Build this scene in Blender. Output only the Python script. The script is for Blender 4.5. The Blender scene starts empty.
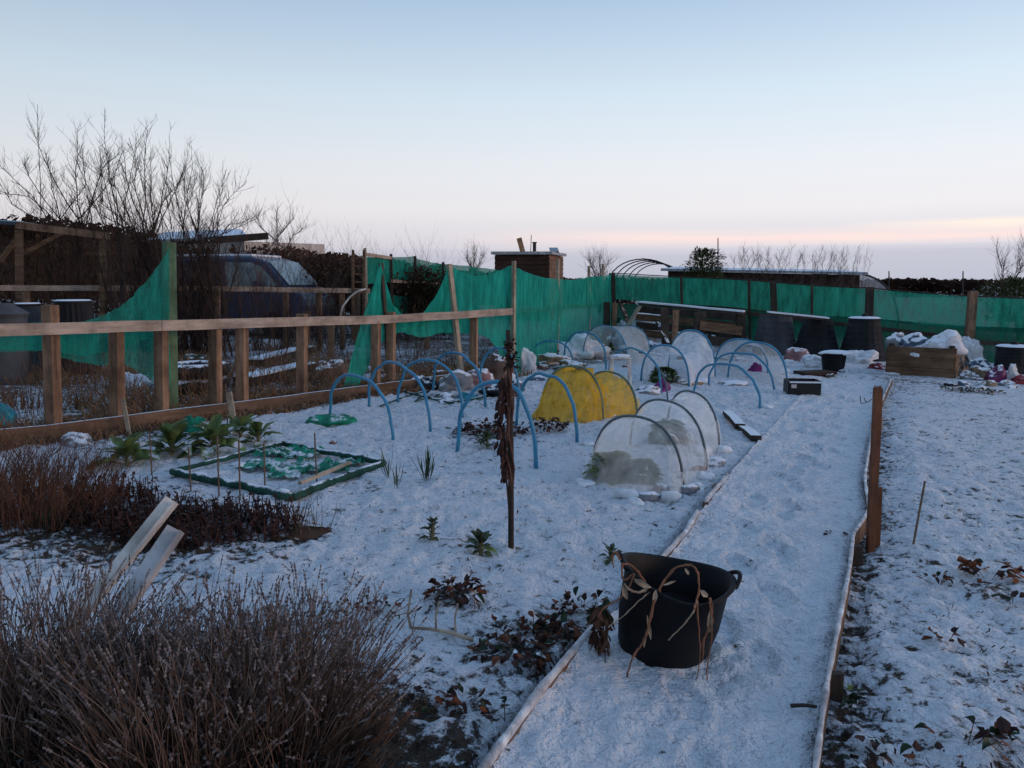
import bpy, bmesh, math, random
from mathutils import Vector, Matrix, noise as mn
R=math.radians
random.seed(7)
scene=bpy.context.scene
col=scene.collection
rnd=random.random
def ru(a,b): return a+(b-a)*random.random()

# ---------------------------------------------------------------- camera maths
F=773.0; CX,CY=512.0,384.0; PITCH=R(7.59); EYE=1.5; S=0.0175
cp,sp=math.cos(PITCH),math.sin(PITCH)
def ray(px,py):
    u=(px-CX)/F; v=-(py-CY)/F
    return Vector((u,cp+v*sp,-sp+v*cp))
def G(px,py):
    d=ray(px,py); t=EYE/(-d.z-S*d.x)
    return Vector((d.x*t,d.y*t,EYE+d.z*t))
def P(px,py,Y):
    d=ray(px,py); t=Y/d.y
    return Vector((d.x*t,Y,EYE+d.z*t))
def gb(x,y):
    return -S*max(-16.0,min(14.0,x))

# ---------------------------------------------------------------- path outline
PL=[G(488,775),G(585,648),G(640,590),G(682,546),G(727,480),G(768,432),G(800,398),G(822,375)]
PR=[G(816,775),G(826,700),G(835,655),G(848,590),G(853,545),G(869,520),G(864,490),G(871,440),G(882,404),G(892,382)]
PL[0:0]=[PL[0]+(PL[0]-PL[1])*1.6]; PR[0:0]=[PR[0]+(PR[0]-PR[1])*1.4]
def at_y(poly,y):
    for a,b in zip(poly,poly[1:]):
        if a.y<=y<=b.y:
            t=(y-a.y)/(b.y-a.y); return a.x+(b.x-a.x)*t
    return poly[0].x if y<poly[0].y else poly[-1].x
FA=G(-60,457); FB=G(510,376)      # near timber fence base line
fdir=(FB-FA).normalized()
FC=Vector((2.78,21.5,0)); FD=Vector((11.5,14.9,0))   # corner and right end of windbreak
def side_fence(x,y):  # >0 means beyond (left of) the timber fence
    return (x-FA.x)*fdir.y*-1+(y-FA.y)*fdir.x
def n2(x,y,s,o=0): return mn.noise(Vector((x*s+o,y*s-o*.7,o*1.3)))
def gh(x,y):
    z=gb(x,y)+.035*n2(x,y,.9,3)+.018*n2(x,y,3.5,9)
    yy=max(PL[0].y,min(y,PL[-1].y))
    xl=at_y(PL,yy); xr=at_y(PR,yy)
    kf=max(0,min(1,(8.5-y)/3))
    if xl+.05-.13*kf<x<xr-.05+.15*kf and y<PL[-1].y: z-=.05
    elif xr<x<xr+.4 and y<PR[-1].y: z-=.05*(1-(x-xr)/.4)
    return z
def GG(px,py):
    p=G(px,py); return Vector((p.x,p.y,gh(p.x,p.y)))

# ---------------------------------------------------------------- materials
def newmat(name):
    m=bpy.data.materials.new(name); m.use_nodes=True
    nt=m.node_tree; nt.nodes.clear()
    o=nt.nodes.new('ShaderNodeOutputMaterial'); return m,nt,o
def N(nt,t,**k):
    n=nt.nodes.new(t)
    for a,b in k.items(): setattr(n,a,b)
    return n
def mixc(nt,fac,a,b):
    n=N(nt,'ShaderNodeMix',data_type='RGBA')
    for s,v in ((0,fac),(6,a),(7,b)):
        if hasattr(v,'is_linked') or hasattr(v,'links'): nt.links.new(v,n.inputs[s])
        elif s==0: n.inputs[0].default_value=v
        else: n.inputs[s].default_value=(*v,1)
    return n.outputs[2]
def ramp(nt,src,stops):
    r=N(nt,'ShaderNodeValToRGB'); nt.links.new(src,r.inputs[0])
    e=r.color_ramp.elements
    while len(e)<len(stops): e.new(.5)
    for i,(p,c) in enumerate(stops):
        e[i].position=p; e[i].color=(*c,1) if len(c)==3 else c
    return r.outputs[0]
def noise(nt,scale,detail=4,vec=None,rough=.6,out=0):
    n=N(nt,'ShaderNodeTexNoise'); n.inputs['Scale'].default_value=scale
    n.inputs['Detail'].default_value=detail; n.inputs['Roughness'].default_value=rough
    if vec is not None: nt.links.new(vec,n.inputs['Vector'])
    return n.outputs[out]
def math_(nt,op,a,b=None,c=None,clamp=False):
    n=N(nt,'ShaderNodeMath',operation=op,use_clamp=clamp)
    for i,v in enumerate((a,b,c)):
        if v is None: continue
        if isinstance(v,(int,float)): n.inputs[i].default_value=v
        else: nt.links.new(v,n.inputs[i])
    return n.outputs[0]
SNOWC=(.80,.82,.86)
def mat(name,c,rough=.8,var=.3,scale=6,bump=.0,snow=0.0,stretch=None,spec=.3,c2=None,alpha=1.0,trans=0.0,metal=0.0):
    m,nt,o=newmat(name)
    tc=N(nt,'ShaderNodeTexCoord').outputs['Object']
    if stretch:
        mp=N(nt,'ShaderNodeMapping'); mp.inputs['Scale'].default_value=stretch
        nt.links.new(tc,mp.inputs[0]); vec=mp.outputs[0]
    else: vec=tc
    f=noise(nt,scale,5,vec)
    f=ramp(nt,f,[(.3,(0,0,0)),(.7,(1,1,1))])
    a=tuple(x*(1-var) for x in c); b=tuple(min(1,x*(1+var)) for x in (c2 or c))
    cc=mixc(nt,f,a,b)
    if var>.2:
        gm=ramp(nt,noise(nt,scale*.45,6,tc,.7),[(.35,(.55,.52,.50)),(.6,(1.08,1.05,1.02))])
        mm=N(nt,'ShaderNodeMix',data_type='RGBA',blend_type='MULTIPLY'); mm.inputs[0].default_value=1; nt.links.new(cc,mm.inputs[6]); nt.links.new(gm,mm.inputs[7]); cc=mm.outputs[2]
    if snow>0:
        g=N(nt,'ShaderNodeNewGeometry'); sx=N(nt,'ShaderNodeSeparateXYZ')
        nt.links.new(g.outputs['Normal'],sx.inputs[0])
        nn=noise(nt,9,4,tc)
        v=math_(nt,'ADD',sx.outputs[2],math_(nt,'MULTIPLY',math_(nt,'SUBTRACT',nn,.5),1.6))
        v=math_(nt,'ADD',v,snow-1.0)
        v=math_(nt,'MULTIPLY',v,5,clamp=True)
        cc=mixc(nt,v,cc,SNOWC)
    bs=N(nt,'ShaderNodeBsdfPrincipled')
    nt.links.new(cc,bs.inputs['Base Color'])
    bs.inputs['Roughness'].default_value=rough; bs.inputs['Specular IOR Level'].default_value=spec
    bs.inputs['Metallic'].default_value=metal
    if bump>0:
        bn=N(nt,'ShaderNodeBump'); bn.inputs['Strength'].default_value=bump; bn.inputs['Distance'].default_value=.02
        nt.links.new(noise(nt,scale*4,6,vec),bn.inputs['Height']); nt.links.new(bn.outputs[0],bs.inputs['Normal'])
    last=bs.outputs[0]
    if trans>0:
        tr=N(nt,'ShaderNodeBsdfTranslucent'); nt.links.new(cc,tr.inputs[0])
        mx=N(nt,'ShaderNodeMixShader'); mx.inputs[0].default_value=trans
        nt.links.new(last,mx.inputs[1]); nt.links.new(tr.outputs[0],mx.inputs[2]); last=mx.outputs[0]
    if alpha<1:
        tp=N(nt,'ShaderNodeBsdfTransparent'); mx=N(nt,'ShaderNodeMixShader')
        w=math_(nt,'ADD',math_(nt,'MULTIPLY',math_(nt,'SUBTRACT',noise(nt,scale*.8,5,tc),.5),.8),alpha,clamp=True)
        nt.links.new(w,mx.inputs[0]); nt.links.new(tp.outputs[0],mx.inputs[1]); nt.links.new(last,mx.inputs[2]); last=mx.outputs[0]
    nt.links.new(last,o.inputs[0])
    return m
def ground_mat(name,cover_attr=True,base=.8):
    m,nt,o=newmat(name)
    tc=N(nt,'ShaderNodeTexCoord').outputs['Object']
    n1=noise(nt,6.5,6,tc,.62); n2_=noise(nt,19,5,tc,.68); n3=noise(nt,1.3,3,tc); n4=noise(nt,110,2,tc)
    if cover_attr:
        at=N(nt,'ShaderNodeAttribute',attribute_name='cover').outputs['Fac']
        at2=N(nt,'ShaderNodeAttribute',attribute_name='grass').outputs['Fac']
    s=math_(nt,'ADD',math_(nt,'MULTIPLY',math_(nt,'SUBTRACT',n1,.5),1.0),math_(nt,'MULTIPLY',math_(nt,'SUBTRACT',n2_,.5),2.3))
    s=math_(nt,'ADD',s,math_(nt,'MULTIPLY',math_(nt,'SUBTRACT',n3,.5),.45))
    s=math_(nt,'ADD',s,math_(nt,'MULTIPLY',math_(nt,'SUBTRACT',n4,.5),.4))
    s=math_(nt,'ADD',s,at if cover_attr else base)
    f=math_(nt,'MULTIPLY',math_(nt,'SUBTRACT',s,.40),5.5,clamp=True)
    soil=ramp(nt,noise(nt,22,5,tc),[(.3,(.020,.014,.011)),(.55,(.055,.036,.025)),(.75,(.10,.07,.045))])
    gr=ramp(nt,noise(nt,40,4,tc),[(.3,(.045,.03,.018)),(.5,(.14,.085,.045)),(.75,(.22,.15,.08))])
    if cover_attr: soil=mixc(nt,at2,soil,gr)
    sn=ramp(nt,noise(nt,3,4,tc),[(.3,(.76,.80,.86)),(.7,(.88,.90,.93))])
    thin=math_(nt,'MULTIPLY',math_(nt,'SUBTRACT',s,.46),2.6,clamp=True)
    sn=mixc(nt,thin,(.56,.57,.60),sn)
    cc=mixc(nt,f,soil,sn)
    bs=N(nt,'ShaderNodeBsdfPrincipled'); nt.links.new(cc,bs.inputs['Base Color'])
    bs.inputs['Roughness'].default_value=.75; bs.inputs['Specular IOR Level'].default_value=.25
    b1=N(nt,'ShaderNodeBump'); b1.inputs['Strength'].default_value=1.0; b1.inputs['Distance'].default_value=.11
    h=math_(nt,'ADD',math_(nt,'MULTIPLY',noise(nt,13,5,tc,.55),1.0),math_(nt,'MULTIPLY',noise(nt,36,4,tc,.6),.45))
    h=math_(nt,'ADD',h,math_(nt,'MULTIPLY',f,.35))
    nt.links.new(h,b1.inputs['Height']); nt.links.new(b1.outputs[0],bs.inputs['Normal'])
    nt.links.new(bs.outputs[0],o.inputs[0]); return m
def net_mat(name,c,op,weave=90,trans=.45,lo=.62):
    m,nt,o=newmat(name)
    tc=N(nt,'ShaderNodeTexCoord').outputs['Object']
    mpp=N(nt,'ShaderNodeMapping'); mpp.inputs['Scale'].default_value=(5,5,1.1); nt.links.new(tc,mpp.inputs[0]); f=noise(nt,2.0,5,mpp.outputs[0]); wv=noise(nt,weave,2,tc)
    cc=mixc(nt,ramp(nt,f,[(.3,(0,0,0)),(.72,(1,1,1))]),tuple(x*lo for x in c),tuple(x*1.25+.01 for x in c))  # vertical streaks put fold shading into the colour, along with grime
    d=N(nt,'ShaderNodeBsdfDiffuse'); t=N(nt,'ShaderNodeBsdfTranslucent'); tp=N(nt,'ShaderNodeBsdfTransparent')
    nt.links.new(cc,d.inputs[0]); nt.links.new(cc,t.inputs[0])
    mx=N(nt,'ShaderNodeMixShader'); mx.inputs[0].default_value=trans
    nt.links.new(d.outputs[0],mx.inputs[1]); nt.links.new(t.outputs[0],mx.inputs[2])
    a=math_(nt,'ADD',math_(nt,'MULTIPLY',math_(nt,'SUBTRACT',wv,.5),.3),math_(nt,'MULTIPLY',math_(nt,'SUBTRACT',f,.5),.45))
    a=math_(nt,'ADD',a,op,clamp=True)
    m2=N(nt,'ShaderNodeMixShader'); nt.links.new(a,m2.inputs[0]); nt.links.new(tp.outputs[0],m2.inputs[1]); nt.links.new(mx.outputs[0],m2.inputs[2])
    nt.links.new(m2.outputs[0],o.inputs[0]); return m
M={}
M['ground']=ground_mat('snowy_ground'); M['path']=ground_mat('snowy_path')
M['post']=mat('treated_post_wood',(.17,.10,.065),.9,.4,9,.5,stretch=(1,1,.12),c2=(.27,.165,.105))
M['rustpost']=mat('rusty_brown_post_wood',(.17,.068,.036),.85,.4,9,.4,stretch=(1,1,.12))
M['deadstalk']=mat('dead_vine_stalk',(.13,.062,.045),.85,.4,12,.3)
M['rail']=mat('pale_rail_wood',(.42,.33,.265),.9,.30,6,.3,stretch=(.35,.35,2.5))
M['pale']=mat('pale_stake_wood',(.40,.33,.25),.85,.25,8,.3,stretch=(1,1,.15))
M['greenpost']=mat('algae_green_post',(.10,.17,.10),.85,.35,8,.3,stretch=(1,1,.2))
M['darkwood']=mat('dark_wet_wood',(.055,.042,.033),.85,.45,7,.5,stretch=(1,1,.3))
M['darkwoodsnow']=mat('dark_wood_with_snow',(.055,.042,.033),.85,.45,7,.5,snow=.5)
M['oldwood']=mat('old_brown_timber',(.12,.075,.045),.85,.4,5,.5,stretch=(.4,.4,3),c2=(.17,.10,.058))
M['board']=mat('gravel_board_wood',(.17,.105,.07),.85,.35,5,.4,stretch=(.4,.4,3),snow=.45)
M['edgewood']=mat('path_edging_wood',(.13,.08,.05),.85,.45,6,.5,snow=.35)
M['snow']=mat('lying_snow',(.78,.81,.86),.75,.07,5,.5)
M['edgesnow']=mat('patchy_snow_on_edging',(.50,.50,.53),.8,.22,14,.9,c2=(.78,.80,.84))
M['dirtysnow']=mat('patchy_snow_on_plastic',(.62,.65,.70),.6,.2,7,.5,c2=(.8,.82,.86))
M['blue']=mat('blue_water_pipe',(.035,.22,.37),.42,.18,5,0,spec=.5)
M['greypipe']=mat('dark_grey_wire_hoop',(.09,.12,.13),.5,.2,5,0)
M['greenpipe']=mat('green_grey_hoop',(.12,.18,.14),.5,.2,5,0)
M['black']=mat('black_rubber',(.007,.007,.009),.62,.35,7,.2,spec=.2)
M['blackin']=mat('black_plastic_crate',(.016,.017,.019),.5,.3,7,.1)
M['bin']=mat('black_compost_bin_plastic',(.016,.017,.022),.65,.35,3,.1,spec=.22)
M['binsnow']=mat('compost_bin_lid',(.012,.012,.015),.7,.3,5,.1,snow=.62)
M['bingrey']=mat('weathered_grey_bin_plastic',(.075,.082,.095),.8,.25,3,.15,stretch=(1,1,.3))
M['stalk']=mat('dried_orange_stalk',(.25,.115,.065),.8,.35,14,.2)
M['bagbrown2']=mat('withered_brown_leaf',(.12,.06,.038),.85,.5,18,.3)
M['stalkpale']=mat('dried_pale_stalk',(.42,.33,.24),.8,.3,14,.2)
M['deadleaf']=mat('dead_dark_red_leaf',(.048,.020,.016),.8,.5,12,.3)
M['rustleaf']=mat('rusty_leaf',(.20,.065,.030),.75,.5,12,.2,trans=.2)
M['cane']=mat('garden_cane',(.16,.11,.075),.8,.35,20,.2)
M['lavstem']=mat('lavender_stem',(.080,.048,.036),.85,.45,12,0,c2=(.14,.085,.062))
M['lavstempale']=mat('lavender_stem_pale',(.21,.15,.12),.85,.4,12,0)
M['lavhead']=mat('lavender_seed_head',(.10,.078,.076),.9,.5,25,0,c2=(.20,.165,.16))
M['lavleaf']=mat('lavender_grey_leaf',(.10,.11,.105),.85,.45,12,0)
M['brush']=mat('russet_twig',(.095,.045,.030),.9,.45,8,0,c2=(.13,.065,.04))
M['drygrass']=mat('dry_bleached_grass',(.24,.145,.085),.9,.45,8,0)
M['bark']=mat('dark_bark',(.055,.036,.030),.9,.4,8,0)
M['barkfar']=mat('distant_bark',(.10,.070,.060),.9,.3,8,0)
M['stem']=mat('brassica_stem',(.22,.20,.12),.7,.3,10,.1)
M['leaf']=mat('brassica_leaf',(.085,.14,.040),.55,.45,12,.25,trans=.25,c2=(.15,.21,.07),snow=.08)
M['leafdark']=mat('dark_green_leaf',(.020,.045,.020),.6,.5,12,.25,snow=.15)
M['leafyel']=mat('yellowing_leaf',(.19,.24,.07),.6,.35,12,.25,trans=.3)
M['leafseed']=mat('dull_green_seedling_leaf',(.035,.060,.030),.6,.5,25,.4,c2=(.07,.10,.05))
M['leek']=mat('leek_leaf',(.055,.10,.055),.6,.4,10,.1)
M['evergreen']=mat('evergreen_leaf',(.045,.065,.018),.7,.5,3,0,c2=(.075,.095,.025))
M['hillside']=mat('dark_brown_hillside',(.030,.017,.013),1,.4,.3,0,spec=0)
M['woods']=mat('distant_wood_foliage',(.040,.024,.019),1,.5,.25,0,spec=0)
M['scrub']=mat('brown_scrub',(.085,.054,.040),1,.5,1.2,0,spec=0)
M['scrubgreen']=mat('olive_scrub',(.040,.042,.020),.95,.45,1.2,0)
M['white']=mat('white_plastic_trim',(.74,.70,.66),.5,.22,7,.1,spec=.4)
M['whiteshade']=mat('shaded_white_plastic_trim',(.55,.55,.57),.5,.22,7,.1,spec=.4)  # darker copy of the white trim, shade put into the colour
M['bagwhite']=mat('crumpled_white_plastic',(.58,.58,.60),.45,.2,5,.4,snow=.45)
M['baggrey']=mat('crumpled_grey_plastic',(.26,.28,.31),.45,.35,6,.4,snow=.55)
M['bagblue']=mat('blue_grey_tarpaulin',(.07,.12,.19),.45,.4,5,.4,snow=.55)
M['bagdark']=mat('dark_plastic_sheet',(.014,.016,.024),.4,.35,6,.4,snow=.22)
M['bagpink']=mat('faded_pink_plastic',(.38,.20,.20),.5,.3,5,.4,snow=.35)
M['bagred']=mat('red_plastic_bag',(.30,.035,.045),.45,.35,5,.4,snow=.25)
M['bagmagenta']=mat('magenta_plastic_bag',(.20,.035,.13),.45,.4,5,.4,snow=.35)
M['bagbrown']=mat('brown_sack',(.17,.11,.085),.8,.3,5,.4,snow=.25)
M['bagturq']=mat('turquoise_plastic',(.02,.24,.34),.4,.3,6,.3)
M['bagtan']=mat('tan_sack',(.27,.20,.13),.8,.3,5,.4,snow=.4)
M['net']=net_mat('green_windbreak_net',(.020,.37,.27),.84)
M['netthin']=net_mat('green_net_single_layer',(.020,.40,.30),.56,trans=.55)
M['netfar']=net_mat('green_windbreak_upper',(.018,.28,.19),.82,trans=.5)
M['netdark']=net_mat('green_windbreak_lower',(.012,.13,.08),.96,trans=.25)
M['netback']=net_mat('green_net_back_plot',(.014,.26,.19),.84,trans=.3)
M['nettube']=mat('green_net_roll',(.012,.075,.055),.8,.45,10,.6,snow=.22)
M['netheap']=mat('green_net_heap',(.012,.24,.15),.8,.4,14,.6,snow=.05,alpha=.92)
M['meshwhite']=net_mat('white_insect_mesh',(.90,.90,.88),.40,260,.6,.88)
M['meshgrey']=net_mat('grey_insect_mesh',(.55,.60,.62),.50,260,.45,.85)
M['meshtop']=net_mat('snow_laden_mesh',(.82,.84,.87),.74,200,.4,.8)
M['meshyellow']=net_mat('yellow_fleece',(.80,.52,.07),.80,40,.5,.7)
M['meshyellow2']=net_mat('yellow_fleece_thin',(.85,.66,.27),.60,90,.5,.8)
M['shedwood']=mat('dark_shed_cladding',(.050,.026,.020),.9,.35,4,.3,stretch=(.3,.3,4))  # dark tone carries the shed front's shade; long shed and a board share it
M['shedlit']=mat('lit_shed_cladding',(.20,.12,.08),.9,.3,4,.3,stretch=(.3,.3,4))  # lighter copy of the cladding: light on the right wall put into the colour
M['roofsnow']=mat('snow_covered_roof_felt',(.30,.31,.33),.8,.2,3,.2,snow=.9)
M['metal']=mat('dark_metal',(.03,.03,.035),.4,.2,5,0,metal=.6)
M['carblue']=mat('blue_car_paint',(.008,.035,.095),.3,.15,3,0,spec=.6)
M['glass']=mat('dark_car_glass',(.030,.045,.055),.08,.2,2,0,spec=.8)
M['glasspale']=mat('frosted_windscreen',(.22,.30,.33),.25,.4,6,0,spec=.7)
M['tyre']=mat('tyre_rubber',(.015,.015,.016),.8,.3,9,.3,snow=.3)
M['plank']=mat('bright_plank',(.34,.20,.10),.8,.25,6,.2)
M['wallwhite']=mat('white_painted_wall',(.55,.50,.47),.9,.15,2,.1)
M['tunnel']=net_mat('polytunnel_cover',(.50,.48,.50),.55,5,.5)
M['pinkplastic']=mat('bright_purple_plastic',(.23,.03,.20),.4,.3,6,.2)
M['stone']=mat('brown_stone',(.20,.10,.08),.9,.3,6,.5,snow=.3)
M['polyc']=mat('pale_polycarbonate_roof',(.30,.42,.50),.4,.2,3,0,snow=.4)

# ---------------------------------------------------------------- mesh builder
ORG={}
class MB:
    def __init__(s): s.v=[]; s.f=[]
    def quad(s,a,b,c,d):
        i=len(s.v); s.v+= [tuple(a),tuple(b),tuple(c),tuple(d)]; s.f.append((i,i+1,i+2,i+3))
    def tri(s,a,b,c):
        i=len(s.v); s.v+=[tuple(a),tuple(b),tuple(c)]; s.f.append((i,i+1,i+2))
    def box(s,c,size,rot=None,bev=0):
        c=Vector(c); hx,hy,hz=[q/2 for q in size]
        i=len(s.v)
        for dx,dy,dz in ((-1,-1,-1),(1,-1,-1),(1,1,-1),(-1,1,-1),(-1,-1,1),(1,-1,1),(1,1,1),(-1,1,1)):
            p=Vector((dx*hx,dy*hy,dz*hz))
            if rot is not None: p=rot@p
            s.v.append(tuple(c+p))
        for q in ((0,3,2,1),(4,5,6,7),(0,1,5,4),(1,2,6,5),(2,3,7,6),(3,0,4,7)): s.f.append(tuple(i+k for k in q))
    def beam(s,a,b,w,h,up=Vector((0,0,1)),jit=0):   # box from a to b; w sideways, h along up
        a=Vector(a); b=Vector(b); d=(b-a).normalized()
        sd=d.cross(up)
        if sd.length<1e-4: sd=Vector((1,0,0))
        sd.normalize(); u=sd.cross(d).normalized()
        n=max(1,int((b-a).length/.35)) if jit else 1
        i=len(s.v)
        for k in range(n+1):
            p=a.lerp(b,k/n)
            if jit and 0<k<n: p=p+sd*ru(-jit,jit)+u*ru(-jit,jit)
            for q1,q2 in ((-1,-1),(1,-1),(1,1),(-1,1)):
                s.v.append(tuple(p+sd*q1*w/2+u*q2*h/2))
        for k in range(n):
            o=i+k*4
            for j in range(4): s.f.append((o+j,o+(j+1)%4,o+4+(j+1)%4,o+4+j))
        s.f.append((i+3,i+2,i+1,i)); o=i+n*4; s.f.append((o,o+1,o+2,o+3))
    def tube(s,pts,rad,n=6,cap=True):
        pts=[Vector(p) for p in pts]; m=len(pts)
        if not hasattr(rad,'__len__'): rad=[rad]*m
        i=len(s.v); ref=Vector((.31,.27,.9)) 
        u=None
        for k in range(m):
            t=(pts[min(k+1,m-1)]-pts[max(k-1,0)])
            if t.length<1e-7: t=Vector((0,0,1))
            t.normalize()
            if u is None:
                u=t.cross(ref)
                if u.length<.05: u=t.cross(Vector((1,0,0)))
            u=(u-t*u.dot(t))
            if u.length<1e-5: u=t.orthogonal()
            u.normalize(); w=t.cross(u)
            for j in range(n):
                a=2*math.pi*j/n
                s.v.append(tuple(pts[k]+(u*math.cos(a)+w*math.sin(a))*rad[k]))
        for k in range(m-1):
            for j in range(n):
                a=i+k*n+j; b=i+k*n+(j+1)%n
                s.f.append((a,b,b+n,a+n))
        if cap:
            s.f.append(tuple(i+j for j in range(n-1,-1,-1))); o=i+(m-1)*n
            s.f.append(tuple(o+j for j in range(n)))
    def leaf(s,p,d,up,L,W,droop=.2,curl=.15):
        p=Vector(p); d=Vector(d).normalized(); sd=d.cross(Vector(up))
        if sd.length<1e-3: sd=d.orthogonal()
        sd.normalize(); u=sd.cross(d).normalized()
        q=[]
        prof=((0,.12),(.28,.8),(.6,1),(.85,.6),(1,.06))
        i=len(s.v)
        for t,w in prof:
            c=p+d*L*t-u*L*droop*t*t
            s.v.append(tuple(c-sd*W/2*w*ru(.8,1.15)+u*W*(curl+ru(-.16,.16))*w)); s.v.append(tuple(c)); s.v.append(tuple(c+sd*W/2*w*ru(.8,1.15)+u*W*(curl+ru(-.16,.16))*w))
        for k in range(len(prof)-1):
            o=i+k*3; s.f.append((o,o+1,o+4,o+3)); s.f.append((o+1,o+2,o+5,o+4))
    def blob(s,c,r,seed=0,amp=.25,sub=3,flat=True,fold=1.0,rotz=0):
        bm=bmesh.new(); bmesh.ops.create_icosphere(bm,subdivisions=sub,radius=1)
        i=len(s.v); c=Vector(c); cz,sz=math.cos(rotz),math.sin(rotz)
        o=Vector((seed*3.1,seed*1.7,seed*.9))
        for v in bm.verts:
            p=v.co.copy(); n1=mn.noise(p*1.3+o); n2_=mn.noise(p*3.3*fold+o); n3=abs(mn.noise(p*5.5*fold-o))
            k=1+amp*(n1*1.4+n2_*.45-n3*.55)
            p=p*k
            if flat and p.z<-.35: p.z=-.35+(p.z+.35)*.1
            x,y,z=p.x*r[0],p.y*r[1],p.z*r[2]
            s.v.append((c.x+x*cz-y*sz,c.y+x*sz+y*cz,c.z+z+(.35*r[2] if flat else 0)))
        bm.verts.index_update()
        for f in bm.faces: s.f.append(tuple(i+v.index for v in f.verts))
        bm.free()
    def grid(s,fn,nu,nv,closeu=False):
        i=len(s.v)
        for a in range(nu):
            for b in range(nv):
                s.v.append(tuple(fn(a/(nu-1),b/(nv-1))))
        for a in range(nu-1):
            for b in range(nv-1):
                o=i+a*nv+b; s.f.append((o,o+nv,o+nv+1,o+1))
    def prism(s,poly,thick,Mx):   # polygon in local xz, extruded along local y, placed by matrix
        i=len(s.v); n=len(poly)
        for y in (-thick/2,thick/2):
            for x,z in poly: s.v.append(tuple(Mx@Vector((x,y,z))))
        s.f.append(tuple(i+k for k in range(n))); s.f.append(tuple(i+n+k for k in range(n-1,-1,-1)))
        for k in range(n): s.f.append((i+k,i+n+k,i+n+(k+1)%n,i+(k+1)%n))
    def build(s,name,m,parent=None,smooth=False,origin=None,solid=0,fix=True):
        if parent is not None: o=ORG[parent.name]
        elif origin is not None: o=Vector(origin)
        else:
            xs=[v[0] for v in s.v]; ys=[v[1] for v in s.v]; zs=[v[2] for v in s.v]
            o=Vector(((min(xs)+max(xs))/2,(min(ys)+max(ys))/2,min(zs)))
        me=bpy.data.meshes.new(name); me.from_pydata([(x-o.x,y-o.y,z-o.z) for x,y,z in s.v],[],s.f)
        me.update()
        if fix:
            bm=bmesh.new(); bm.from_mesh(me); bmesh.ops.recalc_face_normals(bm,faces=bm.faces); bm.to_mesh(me); bm.free()
        if smooth:
            for p in me.polygons: p.use_smooth=True
        ob=bpy.data.objects.new(name,me); col.objects.link(ob)
        me.materials.append(M[m] if isinstance(m,str) else m)
        if parent is not None: ob.parent=parent
        else: ob.location=o
        ORG[ob.name]=o
        if solid:
            md=ob.modifiers.new('solid','SOLIDIFY'); md.thickness=solid
        return ob
def tag(o,label,cat,group=None,kind=None):
    if label: o['label']=label
    if cat: o['category']=cat
    if group: o['group']=group
    if kind: o['kind']=kind
    return o
def thing(name,base,label,cat,group=None,kind=None):
    e=bpy.data.objects.new(name,None); col.objects.link(e); e.location=base; e.empty_display_size=.1
    ORG[e.name]=Vector(base); tag(e,label,cat,group,kind); return e
def struct(o,kind='structure'): o['kind']=kind; return o

# ---------------------------------------------------------------- GROUND
def axis(lo,hi,c0,c1,step,g):
    a=[c0]; 
    while a[-1]<c1: a.append(a[-1]+step)
    s=step
    while a[-1]<hi: s*=g; a.append(a[-1]+s)
    s=step; b=[c0]
    while b[-1]>lo: s*=g; b.append(b[-1]-s)
    return sorted(set(b[1:]))+a
xs=axis(-700,700,-3.2,3.6,.026,1.05)
ys=[-30,-15,-6,-3,-1,0,.8,1.3]
y=1.6
while y<60: ys.append(y); y+=max(.022,.0085*y)
while y<1500: ys.append(y); y*=1.25
def dseg(x,y,poly):
    best=9
    for a,b in zip(poly,poly[1:]):
        d=b-a; L=d.x**2+d.y**2; t=max(0,min(1,((x-a.x)*d.x+(y-a.y)*d.y)/L))
        best=min(best,math.hypot(x-a.x-d.x*t,y-a.y-d.y*t))
    return best
dark_spots=[(G(60,520),.75,.55),(G(200,535),.55,.5),(G(305,535),.14,.5),(G(490,435),.45,.45),(G(570,410),.4,.3),(G(580,640),.35,.33),(G(520,655),.3,.3),
  (G(455,600),.12,.5),(Vector((-1.2,2.2,0)),.8,.6),(Vector((-.6,2.1,0)),.5,.6),(G(250,635),.4,.2),(G(990,590),.12,.5),(G(980,750),.4,.06),(G(480,400),.6,.3),(G(430,395),.5,.2),
  (G(460,540),.1,.3),(G(120,440),.5,.3),(G(200,430),.5,.3),(G(830,392),.4,.2),(G(690,345),1.5,.5),(G(900,380),1.2,.15)]
def cover(x,y):
    c=.94; g=.15
    xl=at_y(PL,y); xr=at_y(PR,y)
    if y<20 and x>xr: 
        c=.85-.01*min(1,(y-2)/8.)
        if x<xr+.25 and y<9: c-=.42*(1-(x-xr)/.25)
    sf=side_fence(x,y)
    if sf>-.25 and x<2.5:
        c=.88-.44*min(1,max(0,(sf+.25)/.5)); g=.8
        c+=.42*max(0,n2(x,y,.7,5))
    if y>22.5: c=.5; g=.8
    for p,r,a in dark_spots:
        d=math.hypot(x-p.x,y-p.y)
        if d<r*1.5: c-=a*max(0,1-(d/r/1.5))**.7
    return c,g
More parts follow.
